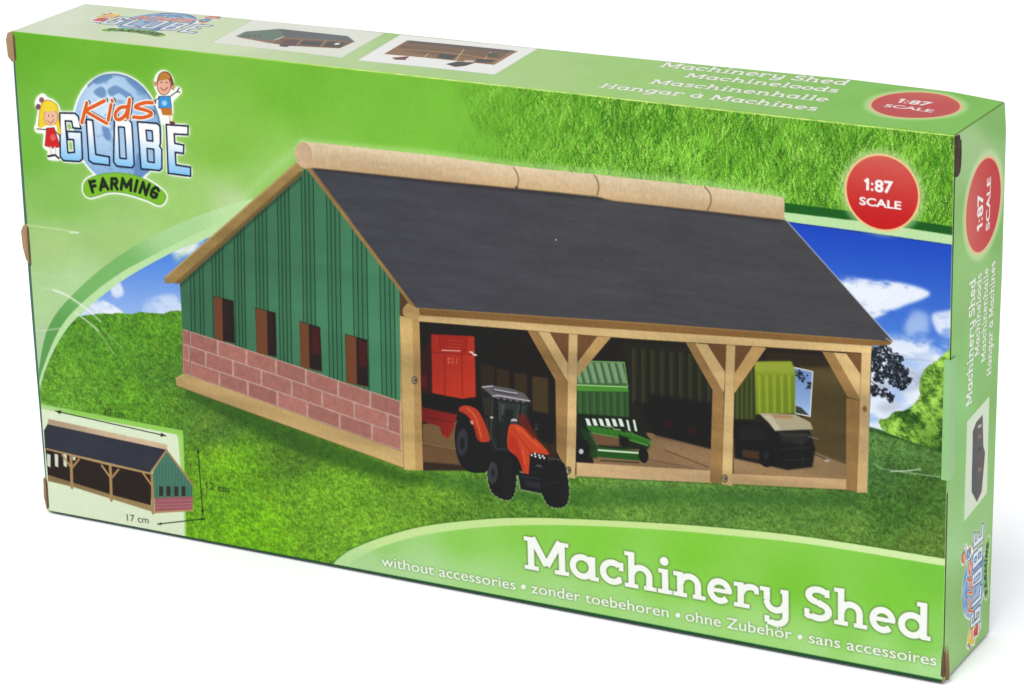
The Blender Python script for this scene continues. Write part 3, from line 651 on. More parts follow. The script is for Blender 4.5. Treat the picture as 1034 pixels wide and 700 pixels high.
    pr.part('printed_gable_boards')
    for wq, sp in (([(216.5, 299), (236.7, 304), (237.8, 347), (217, 342.4)], 225), ([(258.4, 310.8), (279, 316), (279.7, 360.7), (259.5, 356)], 270), ([(303, 324.5), (324, 330.7), (325.3, 375.5), (303.6, 370)], 312), ([(348.9, 337.5), (371.4, 343.4), (372.2, 391), (349.7, 386.3)], 359.7)):
        pr.part('printed_window'); pr.poly(wq, (42, 27, 26)); cw = pr.mask(wq)
        pr.poly([(wq[0][0], 280), (sp, 280), (sp+1, 400), (wq[3][0], 400)], (112, 68, 44), 1, .5, clip=cw)
        if sp > 300: pr.poly([(sp+3, wq[0][1]+6), (sp+11, wq[0][1]+8), (sp+11, wq[0][1]+34), (sp+3, wq[0][1]+32)], (84, 26, 26), .7, 1.5, clip=cw)
        else: pr.poly([(sp+2, wq[0][1]+4), (sp+6, wq[0][1]+6), (sp+6, wq[0][1]+38), (sp+2, wq[0][1]+36)], (52, 34, 30), .8, 1, clip=cw)
        pr.line([wq[0], wq[1]], .8, (30, 48, 34), .7); pr.line([wq[3], wq[2]], .8, (130, 96, 64), .6, .3)
    pr.part('printed_brick_wall')
    bt, bb = [(184.5, 332), (240, 349.5), (300, 369.5), (350, 387), (404.8, 405)], [(405.3, 455.5), (350, 436), (300, 418), (240, 397), (184.2, 377)]
    bn2 = fbm(h, w, 6, 81, 3)
    pr.poly(bt+bb, lambda px, py, s: np.clip(np.array([.74, .60, .55])*(1+(bn2[s]-.5)*.2)[..., None], 0, 1).astype(np.float32), 1, .3)
    top = np.array(bt); bot = np.array(bb[::-1])
    yt = lambda x: np.interp(x, top[:, 0], top[:, 1]); yb = lambda x: np.interp(x, bot[:, 0], bot[:, 1])
    rows = [[184.2, 192, 220.2, 249.2, 279, 309, 341.5, 374, 404.6], [184.2, 191.5, 208, 235.5, 264, 294.5, 325.3, 357.8, 391.7, 404.9], [184.2, 192.5, 221.8, 250.4, 280, 310.3, 343, 375.5, 405.1]]
    fr = [(.02, .32), (.35, .655), (.685, .97)]; rb = np.random.default_rng(3)
    for (f0, f1), xs_ in zip(fr, rows):
        for xa, xb in zip(xs_[:-1], xs_[1:]):
            xa_, xb_ = xa+.9, xb-.9; c = np.array([166, 108, 98])*rb.uniform(.93, 1.06)
            yy = lambda x, f_: yt(x)+(yb(x)-yt(x))*f_
            pr.poly([(xa_, yy(xa_, f0)), (xb_, yy(xb_, f0)), (xb_, yy(xb_, f1)), (xa_, yy(xa_, f1))],
                    (lambda c: lambda px, py, s: np.clip(c/255*(1+(bn2[s]-.5)*.14)[..., None], 0, 1).astype(np.float32))(c), .95, .45)
    pr.line([(191.5, 334), (192.5, 380)], .8, (90, 50, 46), .7, .3); pr.line([(184.5, 333), (184.2, 377)], .8, (110, 70, 60), .6, .3)
    pr.line([(185, 377.2), (405.3, 455.6)], .9, (70, 56, 44), .7, .4)
    pr.part('printed_base_plank')
    pr.poly([(177, 381.5), (186, 377), (405.6, 455.6), (408, 472.5), (178, 389.5)], wd((186, 156, 104)), 1, .4); pr.line([(178, 389.5), (408, 472.5)], 1., (90, 80, 44), .6, .6)
    pr.line([(177.5, 382), (186, 378)], .8, (214, 190, 140), .8)
    # ---------------- roof
    pr.part('printed_roof')
    rn = fbm(h, w, 26, 91, 4, 3.0); rst = fbm(h, w, 7, 93, 3, 9.0); rf = fbm(h, w, 3, 92, 2, 4)
    pr.poly([(312, 168), (790, 221), (797, 226), (903, 346), (640, 325.5), (420.5, 311)], lambda px, py, s: ((np.array([72, 72, 76])+(px[..., None]-650)*np.array([.010, .008, .0]))/255*(1+(rn[s]-.5)*.12+(rf[s]-.5)*.07+(rst[s]-.5)*.12)[..., None]).astype(np.float32), 1, .4)
    pr.line([(320, 172), (396, 180), (520, 193), (603, 201), (715, 216), (790, 225)], 3, (40, 38, 42), .5, 1.6)
    pr.line([(797, 226), (850, 285.5), (903, 345)], 1.1, (196, 196, 204), .75, .5)
    pr.line([(896, 343), (903, 347)], 1.4, (210, 200, 180), .6, .5)
    pr.poly(ellipse(562.8, 243.2, .7, .7), (220, 220, 220))
    pr.part('printed_roof_edge')
    pr.poly([(308, 168), (313, 167), (421, 311), (414.5, 308)], wd((150, 120, 76)), 1, .4); pr.line([(313, 168.5), (420.5, 310)], .8, (90, 70, 46), .6, .4)
    pr.poly([(300.5, 164.5), (308, 172.5), (182.5, 285.5), (167, 286.5), (165.8, 281)], wd((158, 130, 78)), 1, .4)
    pr.poly([(305, 173), (307.5, 176.5), (182, 287), (176, 286.5)], (112, 88, 52), .8, .7); pr.line([(301, 165.5), (167, 280.5)], 1.1, (196, 170, 116), .8, .5)
    pr.part('printed_ridge_log')
    lt_ = [(306, 144.6), (316, 144.8), (380, 151.5), (440, 158), (518, 168.5), (601, 177.2), (620, 179.6), (713, 189.4), (786, 200)]
    lb_ = [(790, 223.5), (715, 214.8), (620, 204.2), (602, 199.5), (520, 191.3), (440, 183.3), (396, 178.8), (318, 170.8)]
    log = lt_+[(793, 203), (794, 212), (793, 221)]+lb_+[(309, 172), (303, 165), (299, 157), (300.5, 149)]
    ty = np.array(lt_); by_ = np.array(lb_[::-1])
    def logc(px, py, s):
        t = (py-np.interp(px, ty[:, 0], ty[:, 1]))/np.maximum(np.interp(px, by_[:, 0], by_[:, 1])-np.interp(px, ty[:, 0], ty[:, 1]), 5)
        t = np.clip(t, 0, 1)[..., None]
        c = np.array([222, 202, 168])*(1-t)+np.array([196, 164, 122])*t
        return np.clip(c/255*(1+(wood[s]-.5)*.22+(woodv[s]-.5)*.12)[..., None], 0, 1).astype(np.float32)
    pr.poly(smooth(log, 3, True), logc, 1, .5)
    pr.line(lb_, 1.1, (112, 84, 58), .7, .5)
    pr.poly(ellipse(307.8, 157.5, 8.3, 12.6, -6), wd((204, 172, 138)), 1, .4); pr.line(ellipse(307.8, 157.5, 7.9, 12.2, -6, 20, -80, 80), .6, (160, 128, 94), .5, .4)
    for a_, b_, c_ in (((519.6, 169.8), (524.8, 180.5), (522.8, 191.2)), ((601.3, 178), (606, 188), (603.8, 199.6)), ((712.4, 189.6), (719.8, 201), (715.6, 214.4))):
        m_ = ((a_[0]+c_[0])/2, (a_[1]+c_[1])/2); t_ = np.linspace(.04, .97, 22)[:, None]; q_ = 2*np.array(b_)-np.array(m_)
        pr.line((1-t_)**2*np.array(a_)+2*t_*(1-t_)*q_+t_**2*np.array(c_), 1.25, (112, 82, 54), .85, .5)
    pr.poly([(521, 189.5), (525, 190), (523, 192.5)], (50, 34, 26), .8, .5)
    # ---------------- red tractor, printed over the shed
    z = Z(440, 380, 5.186); pr.part('printed_tractor')
    wheelL = smooth(z((270, 480), (285, 420), (330, 390), (390, 400), (418, 470), (420, 560), (405, 625), (370, 645), (310, 620), (280, 570)), 5, True)
    wheelR = smooth(z((570, 470), (620, 440), (670, 460), (690, 530), (697, 620), (680, 672), (640, 686), (590, 672), (560, 620), (550, 560)), 5, True)
    rear = smooth(z((100, 330), (110, 240), (140, 200), (190, 210), (250, 300), (275, 400), (270, 490), (230, 505), (170, 495), (120, 440)), 5, True)
    axle = z((430, 500), (610, 540), (590, 620), (445, 590))
    bumps = []
    for wq_, st in ((wheelL, 2), (wheelR, 2)):
        cc_ = wq_.mean(0)
        for i in range(0, len(wq_), st):
            d_ = wq_[i]-cc_; d_ = d_/np.hypot(*d_); n_ = np.array([-d_[1], d_[0]]); p_ = wq_[i]
            bumps.append([tuple(p_-n_*1.3-d_), tuple(p_-n_*.9+d_*.7), tuple(p_+n_*.9+d_*.7), tuple(p_+n_*1.3-d_)])
    for p in (wheelL, wheelR, axle): pr.line(p, 2.6, (176, 190, 150), .55, 1.1, closed=True)
    pr.poly(rear, (27, 27, 31)); pr.poly(ellipse(*z((140, 345))[0], 6, 14, 3), (58, 58, 64), .9, 1.4); pr.poly(ellipse(*z((140, 350))[0], 2.4, 6), (28, 28, 34), .8, .8)
    rr_ = np.random.default_rng(4)
    pr.poly(z((165, 330), (300, 330), (430, 400), (440, 520), (280, 480), (200, 470)), (28, 28, 30), 1, .6)
    pr.poly(z((240, 80), (500, 128), (485, 200), (470, 290), (400, 400), (290, 390), (262, 250)), (36, 40, 40), 1, .6)
    pr.poly(z((330, 130), (440, 145), (430, 220), (340, 240)), (52, 60, 58), .8, 1); pr.poly(z((455, 150), (480, 150), (465, 230), (450, 230)), (80, 84, 80), .6, .8); pr.poly(z((245, 110), (300, 115), (300, 200), (262, 200)), (58, 52, 44), .7, 1)
    pr.line(z((318, 120), (330, 390)), .9, (22, 24, 24), 1, .3); pr.line(z((470, 140), (460, 240)), .9, (26, 28, 28), 1, .3)
    pr.line(z((335, 135), (338, 235)), .8, (96, 104, 100), .6, .5); pr.line(z((440, 150), (425, 235)), .9, (92, 98, 94), .7, .4); pr.poly(z((350, 170), (410, 175), (405, 230), (355, 235)), (30, 34, 34), .8, 1); pr.line(z((300, 125), (292, 330)), 1., (70, 76, 72), .7, .4); pr.poly(z((345, 145), (365, 147), (360, 200), (346, 205)), (100, 110, 106), .45, 1)
    pr.line(z((300, 330), (320, 380), (400, 385)), 1., (90, 96, 96), .5, .6)
    pr.poly(smooth(z((122, 180), (130, 160), (165, 153), (215, 172), (245, 215), (268, 270), (286, 335), (225, 337), (200, 265), (172, 215), (140, 190)), 4, True), (182, 62, 38), 1, .4)
    pr.line(smooth(z((165, 165), (210, 215), (240, 320)), 4), 1.3, (238, 120, 84), .7, .6); pr.line(smooth(z((140, 188), (175, 215), (205, 270), (228, 335)), 4), 1.2, (120, 30, 22), .8, .5)
    pr.poly(z((180, 235), (195, 230), (200, 250), (188, 252)), (236, 180, 150), .8, .5)
    hood = smooth(z((385, 262), (412, 250), (440, 256), (480, 280), (520, 322), (560, 362), (585, 392), (586, 412), (495, 402), (500, 470), (488, 515), (462, 512), (445, 460), (425, 420), (378, 372)), 3, True)
    pr.poly(hood, (198, 70, 40), 1, .4); pr.poly(z((385, 290), (420, 320), (450, 400), (470, 505), (445, 460), (425, 420), (380, 370)), (180, 50, 28), .8, .9)
    pr.line(z((400, 268), (440, 320), (500, 400)), 1., (160, 44, 26), .8, .5); pr.line(z((425, 265), (470, 300), (540, 370)), 2.2, (228, 104, 62), .6, .9); pr.line(z((455, 385), (468, 460)), 1.2, (246, 120, 80), .5, .7)
    pr.poly(z((430, 205), (470, 195), (500, 260), (530, 320), (510, 330), (470, 280), (440, 250)), (110, 40, 30), .8, 1)
    pr.poly(z((240, 55), (290, 48), (400, 66), (465, 90), (498, 130), (480, 142), (330, 120), (300, 105)), (98, 93, 98), 1, .5)
    pr.poly(z((290, 65), (390, 78), (440, 92), (420, 100), (310, 85)), (66, 62, 68), .8, .8)
    for a_, b_ in (((245, 57), (300, 52)), ((300, 105), (330, 100)), ((330, 100), (495, 130)), ((310, 70), (430, 90))): pr.line(z(a_, b_), 1.1, (206, 204, 208), .85, .4)
    for x, y in ((345, 118), (378, 124), (410, 130), (445, 134), (478, 138)): pr.poly(ellipse(*z((x, y))[0], 1.5, 1.1), (30, 30, 34))
    for x, y, a_ in ((295, 215, 1.8), (412, 232, 3.2), (532, 258, 2.2), (532, 275, 1.8), (528, 245, 1.3)): pr.poly(ellipse(*z((x, y))[0], a_, a_*.6), (214, 212, 212), .9, .5)
    pr.poly(ellipse(*z((412, 242))[0], 3.8, 1.6), (60, 56, 60), .9, .5); pr.line(z((268, 220), (282, 330)), .9, (70, 76, 72), .7, .5); pr.line(z((290, 220), (288, 320)), .8, (140, 60, 44), .6, .5)
    pr.poly(z((500, 180), (600, 200), (625, 240), (625, 330), (600, 360), (545, 330), (510, 240)), (24, 24, 28), .85, 1.5)
    pr.poly(z((495, 402), (586, 416), (588, 545), (486, 520)), (30, 30, 32), 1, .4); pr.line(z((500, 470), (580, 480)), .6, (70, 72, 74), .7, .3); pr.line(z((505, 500), (575, 512)), .6, (60, 62, 64), .7, .3); pr.poly(z((525, 462), (555, 466), (555, 474), (525, 470)), (130, 132, 132), .6, .5)
    for x, y in ((503, 412), (520, 406), (522, 420), (541, 414), (546, 426), (560, 418), (568, 428)): pr.poly(ellipse(*z((x, y))[0], 1.0, 1.1), (240, 236, 232), .95, .3)
    pr.poly(z((585, 425), (650, 430), (680, 470), (660, 540), (590, 540)), (44, 46, 44), .9, .8); pr.line(z((590, 430), (650, 440)), 1., (92, 96, 86), .6, .6)
    pr.poly(axle, (32, 33, 38), 1, .4); pr.poly(z((470, 545), (560, 560), (555, 590), (480, 575)), (52, 54, 60), .8, 1); pr.line(z((435, 520), (600, 545)), .8, (74, 76, 80), .6, .5)
    for wh, cx_, cy_ in ((wheelL, 300, 510), (wheelR, 600, 590)):
        pr.poly(wh, (30, 29, 32), 1, .3)
        if cx_ == 300:
            for b_ in bumps: pr.poly(b_, (30, 29, 32), 1, .2)
        cw = pr.cover([pr.T(wh)])
        for i in range(15):
            t_ = i/14; y = 420+t_*200 if cx_ == 300 else 470+t_*190
            pr.line(z((cx_+55, y), (cx_+95, y+14)), .8, (50, 50, 56), .7, .3, clip=pr.mask(wh) if i == 0 else pr._m) if i else None
            if i == 0: pr._m = pr.mask(wh)
    pr.poly(ellipse(*z((302, 505))[0], 4.4, 10.5, 2), (66, 65, 70), .9, .9); pr.poly(ellipse(*z((301, 505))[0], 1.6, 4.5), (32, 32, 36), .9, .6); pr.line(ellipse(*z((302, 505))[0], 4.8, 11, 2, 20, 100, 260), .7, (120, 120, 130), .6, .4)
    pr.line(z((560, 575), (600, 560), (650, 550)), .8, (64, 60, 62), .7, .5)
    # ---------------- size inset, lower left
    pr.part('size_diagram'); z = Z(30, 400, 4.378)
    pr.poly(z((30, 30), (675, 150), (690, 660), (30, 640)), (150, 208, 92), 1, .5); pr.poly(z((30, 32), (180, 62), (30, 70)), (190, 220, 170), .8, 3)
    pr.poly(z((30, 50), (648, 168), (655, 190), (680, 520), (682, 660), (30, 640)), (226, 238, 206), 1, .6); pr.poly(z((655, 170), (676, 172), (684, 600), (680, 600)), (170, 220, 120), .6, .8)
    pr.poly(z((66, 230), (535, 340), (530, 505), (76, 350)), (46, 36, 30)); pr.poly(z((76, 345), (380, 440), (530, 480), (548, 512), (190, 400), (76, 372)), wd((150, 126, 86)), 1, .5)
    for x in (72, 106, 144): pr.poly(z((x, 252), (x+16, 256), (x+16, 312), (x+2, 306)), (226, 234, 214), .95, .5)
    pr.poly(z((186, 264), (200, 268), (196, 282), (186, 280)), (232, 236, 220), .95, .4)
    for xx, y0_, y1_ in ((178, 262, 402), (352, 308, 458), (536, 345, 514)):
        pr.line(z((xx, y0_), (xx+4, y1_)), 3., (172, 138, 92), 1, .3); pr.line(z((xx-38, y0_-4), (xx, y0_+50)), 2., (178, 142, 94)); 
        if xx < 500: pr.line(z((xx+36, y0_+14), (xx+2, y0_+56)), 2., (168, 132, 86))
    pr.line(z((66, 228), (300, 288), (528, 340)), 2.2, (180, 146, 98), 1, .3)
    pr.poly(z((78, 118), (602, 232), (527, 336), (64, 226), (60, 150)), lambda px, py, s: (np.array([54, 56, 66])/255*(1+(rn[s]-.5)*.2)[..., None]).astype(np.float32), 1, .4)
    pr.poly(z((80, 98), (604, 212), (606, 236), (76, 122)), wd((206, 180, 148)), 1, .4)
    pr.poly(z((600, 240), (716, 392), (716, 446), (544, 450), (540, 332)), (76, 124, 104), 1, .3)
    for x in range(555, 716, 14): pr.line(z((x, 300), (x+1, 448)), .6, (48, 88, 74), .6, .3, clip=pr.mask(z((600, 250), (712, 392), (712, 446), (546, 450), (544, 332))))
    pr.line(z((602, 238), (530, 336)), 1.6, (176, 140, 96)); pr.line(z((602, 238), (718, 394)), 2.0, (170, 132, 92))
    for x in (576, 609, 643, 675): pr.poly(z((x-9, 396), (x+9, 398), (x+9, 440), (x-9, 440)), (54, 50, 50), 1, .3)
    pr.poly(z((546, 448), (717, 442), (715, 500), (548, 508)), (160, 92, 100), 1, .3)
    for y in (462, 478, 492): pr.line(z((548, y), (716, y-5)), .5, (200, 150, 150), .7, .2)
    pr.line(z((544, 512), (718, 502)), 1.6, (180, 146, 100))
    BK = (30, 40, 24)
    def arrow(a_, b_, ends, sz=2.6):
        a_, b_ = np.array(a_), np.array(b_); d = (b_-a_)/np.hypot(*(b_-a_)); n_ = np.array([-d[1], d[0]])
        pr.line([tuple(a_), tuple(b_)], 1.0, BK, .95)
        for e, sg in ((a_, 1), (b_, -1)): pr.poly([tuple(e), tuple(e+d*sg*sz*2.6+n_*sz), tuple(e+d*sg*sz*2.6-n_*sz)], BK)
    arrow(*z((112, 64), (600, 174)), 2, 2.1)
    pr.part('size_arrow')
    arrow(*z((741, 232), (760, 520)), 2, 1.6); arrow(*z((560, 563), (770, 540)), 2, 1.5)
    pr.part('size_lettering'); text(pr, '30 cm', z((322, 76))[0], z((418, 98))[0], 12, (40, 66, 22), .012, .85)
    pr.part('size_lettering'); text(pr, '12 cm', (207.5, 493), (231, 497), 12, (34, 60, 20), .012, .85); pr.part('size_lettering'); text(pr, '17 cm', z((426, 548))[0], z((522, 560))[0], 12, (60, 68, 48), .010, .85)
    # ---------------- title field
    pr.part('title_panel')
    tt = smooth([(325, 590), (334.8, 570), (345, 560), (358, 552.5), (387, 541.5), (430, 530.5), (488, 524), (530, 522.5), (573, 523.5), (670, 528.5), (740, 534), (800, 540.3), (860, 549), (953, 564.3), (990, 571)], 6)
    ti = smooth([(337, 590), (345, 575), (352, 568), (370, 557.5), (400, 546.5), (440, 537.5), (500, 531), (573, 530), (670, 535), (740, 541), (800, 547.2), (860, 556), (953, 571.5), (990, 578)], 6)
    end = np.array([(990, 760), (325, 760)])
    pr.line(tt, 2.2, (60, 100, 40), .45, 1.2)
    pr.poly(np.vstack([tt, end]), field(pr, [((400, 540), (206, 234, 156)), ((600, 526), (206, 232, 150)), ((940, 566), (216, 240, 170)), ((345, 570), (190, 228, 160))]), 1, .2)
    pr.lab[(pr.lab == pr.cur) & (PX < 300)] = 0
    tf = field(pr, [((350, 572), (184, 222, 160)), ((395, 578), (182, 222, 156)), ((430, 583), (180, 222, 152)), ((560, 606), (174, 222, 140)), ((700, 630), (172, 222, 134)), ((820, 658), (176, 224, 138)), ((640, 618), (174, 222, 138)), ((360, 566), (176, 218, 150)), ((390, 552), (160, 212, 120)), ((420, 578), (178, 222, 150)), ((470, 545), (146, 210, 92)), ((480, 585), (172, 222, 138)), ((530, 535), (140, 208, 80)), ((600, 545), (134, 208, 68)), ((620, 608), (168, 222, 126)), ((700, 560), (130, 206, 62)), ((660, 590), (146, 212, 90)), ((720, 590), (140, 210, 78)), ((760, 635), (172, 224, 132)), ((800, 590), (128, 204, 62)), ((900, 600), (128, 206, 64)), ((940, 580), (122, 200, 66)), ((930, 650), (142, 210, 92)), ((880, 668), (176, 226, 140)), ((935, 678), (180, 228, 148)), ((850, 640), (146, 212, 94))])
    pr.poly(np.vstack([ti, end]), tf, 1, .4)
    pr.part('title_lettering')
    bl = lambda x: 573.7+(x-530)*.1797
    hh = (516/1.0)*0+abs(pr.T([(540, 543)])[0][1]-pr.T([(540, 576)])[0][1])
    H1 = np.hypot(*(pr.T([(530, 541.3)])[0]-pr.T([(530, 574)])[0]))
    for ch, xl, xr in (('M', 529.4, 574.4), ('a', 575.2, 604.6), ('c', 605.6, 629.6), ('h', 630.6, 663.2), ('i', 664, 679.5), ('n', 679.8, 712.4), ('e', 714, 739.2), ('r', 740.8, 766.2), ('y', 767.2, 796.2), ('S', 811.8, 840), ('h', 842, 875.8), ('e', 877.8, 904.6), ('d', 906.9, 939.8)):
        a_, b_ = pr.T([(xl, bl(xl)), (xr, bl(xr))])
        slab(pr, place(polys_to_edges(SL[ch][0]), a_, b_, 1.0, H1), ((66, 88, 40), .72, 1.9, 1.95), (252, 254, 246))
    pr.part('accessory_lettering')
    b2 = lambda x: 570.9+(x-386)*.1809
    for s_, xa, xb in (('without accessories', 384.3, 520.3), ('zonder toebehoren', 535.6, 674.8), ('ohne Zubehör', 691.9, 799.2), ('sans accessoires', 816.2, 945.8)):
        text(pr, s_, (xa, b2(xa)), (xb, b2(xb)), 17.6, (248, 253, 240), .010, 1, ((84, 120, 62), .62, 1.5, 1.9))
    for bx_, by__ in ((527.9, 592.0), (684, 620.8), (807.4, 643)):
        pr.poly(ellipse(bx_, by__, 2.7, 2.9), (84, 120, 62), .5, 1.4); pr.poly(ellipse(bx_, by__, 2.5, 2.6), (248, 253, 240))
    c_, e1 = pr.T([(892.7, 196.8), (892.7, 157.6)])
    badge(pr, c_, np.hypot(*(e1-c_)), (1, 0), (0, -1), (206, 226, 166))
    logo(pr)
    # ---------------- glare streaks painted along the creases; wear: scuffs, rubbed edges
    pr.cur = 0; keep = pr.lab.copy()
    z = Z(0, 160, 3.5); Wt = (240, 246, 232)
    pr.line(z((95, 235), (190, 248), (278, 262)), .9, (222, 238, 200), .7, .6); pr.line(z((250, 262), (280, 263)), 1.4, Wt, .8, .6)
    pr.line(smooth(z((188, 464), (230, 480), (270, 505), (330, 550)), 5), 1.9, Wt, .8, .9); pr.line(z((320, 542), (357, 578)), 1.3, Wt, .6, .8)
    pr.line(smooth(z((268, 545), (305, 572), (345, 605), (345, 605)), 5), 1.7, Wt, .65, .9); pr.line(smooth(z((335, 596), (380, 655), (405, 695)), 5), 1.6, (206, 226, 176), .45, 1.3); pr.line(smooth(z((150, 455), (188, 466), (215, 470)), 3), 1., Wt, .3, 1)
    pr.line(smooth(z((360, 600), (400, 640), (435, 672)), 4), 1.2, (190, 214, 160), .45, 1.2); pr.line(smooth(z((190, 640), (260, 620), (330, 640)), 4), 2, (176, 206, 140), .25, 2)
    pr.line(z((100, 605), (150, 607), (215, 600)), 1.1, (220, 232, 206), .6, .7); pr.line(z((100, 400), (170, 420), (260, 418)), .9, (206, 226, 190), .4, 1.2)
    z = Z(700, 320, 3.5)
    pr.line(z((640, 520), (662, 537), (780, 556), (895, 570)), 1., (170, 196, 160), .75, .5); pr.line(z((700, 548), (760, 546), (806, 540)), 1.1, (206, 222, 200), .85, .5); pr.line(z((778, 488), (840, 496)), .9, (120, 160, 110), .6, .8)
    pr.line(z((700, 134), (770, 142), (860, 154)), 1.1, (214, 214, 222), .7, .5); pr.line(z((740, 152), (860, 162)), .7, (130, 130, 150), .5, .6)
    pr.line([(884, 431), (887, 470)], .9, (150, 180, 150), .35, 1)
    # lightly rubbed upper edge and dark lower fold
    r = np.random.default_rng(2); x = np.arange(w); ed = value_noise(1, w, 14, 2, 5)[0]
    al = np.clip((x/w-.18)*5, .12, 1)*(.45+.55*ed)
    for i, f_ in ((0, 1.), (1, .95), (2, .45)): pr.rgb[i] = pr.rgb[i]*(1-(al*f_)[:, None])+np.array([226, 240, 150])/255*(al*f_)[:, None]
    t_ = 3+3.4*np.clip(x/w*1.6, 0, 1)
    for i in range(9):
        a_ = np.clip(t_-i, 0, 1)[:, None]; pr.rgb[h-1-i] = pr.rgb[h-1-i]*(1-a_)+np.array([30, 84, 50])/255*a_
    yv = np.arange(h)
    for i, f_ in ((0, .8), (1, .35)): pr.rgb[:, w-1-i] = pr.rgb[:, w-1-i]*(1-f_)+np.array([206, 222, 170])/255*f_
    for i, f_ in ((0, .6), (1, .25)): pr.rgb[:, i] = pr.rgb[:, i]*(1-f_)+np.array([150, 180, 120])/255*f_
    pr.lab[:] = keep
    for nm in ('printed_sky', 'printed_border_arc'):
        k = pr.names.index(nm); pr.names.append(nm); pr.lab[(pr.lab == k) & (PX > 600)] = len(pr.names)-1
        if 'arc' in nm: pr.lab[(pr.lab == len(pr.names)-1) & (PX < 796)] = 0
        if 'arc' in nm: pr.names.append(nm); pr.lab[(pr.lab == len(pr.names)-2) & (PX > 892)] = len(pr.names)-1
        pr.lab[(pr.lab == k) & (PX > 300)] = 0
    gn = value_noise(h, w, 1.7, 1.7, 77)-.5; gn2 = value_noise(h, w, 3.5, 3.5, 78)-.5
    pr.rgb *= (1+gn*.03+gn2*.018)[..., None]
    pr.rgb = blur(pr.rgb, .38)

# ------------------------------------------------------------------ TOP
CT = [(86, 3), (1013.5, 100), (967, 139), (13.7, 31.7)]
topp = Print('top', FW, TH, CT)
BOW_U, BOW_D = [0, .14, .34, .6, .85, .95, 1], [0, 1.6, 3.3, 4.1, 5.8, 4.2, 0]      # the lid bows up along its rear edge
def lid_fix(P):
    P = np.atleast_2d(np.asarray(P, float)).copy(); back = np.interp(P[:, 0], [86, 1013.5], [3, 100]); frnt = np.interp(P[:, 0], [13.7, 967], [31.7, 139])
    b = np.interp(P[:, 0]-20, [86+927.5*u for u in BOW_U], BOW_D); t = np.clip((frnt-P[:, 1])/(frnt-back+b), 0, 1.1)
    P[:, 1] += b*t; return P
topp.fix = lid_fix
def lines4(pr, rows, halo=((84, 108, 60), .6, 1.1, 1.8)):
    pr.part('product_lettering')
    for s_, a_, b_, h_ in rows:
        slab(pr, place(slab_edges(s_), a_, b_, 1.0, h_), halo, (250, 252, 242))
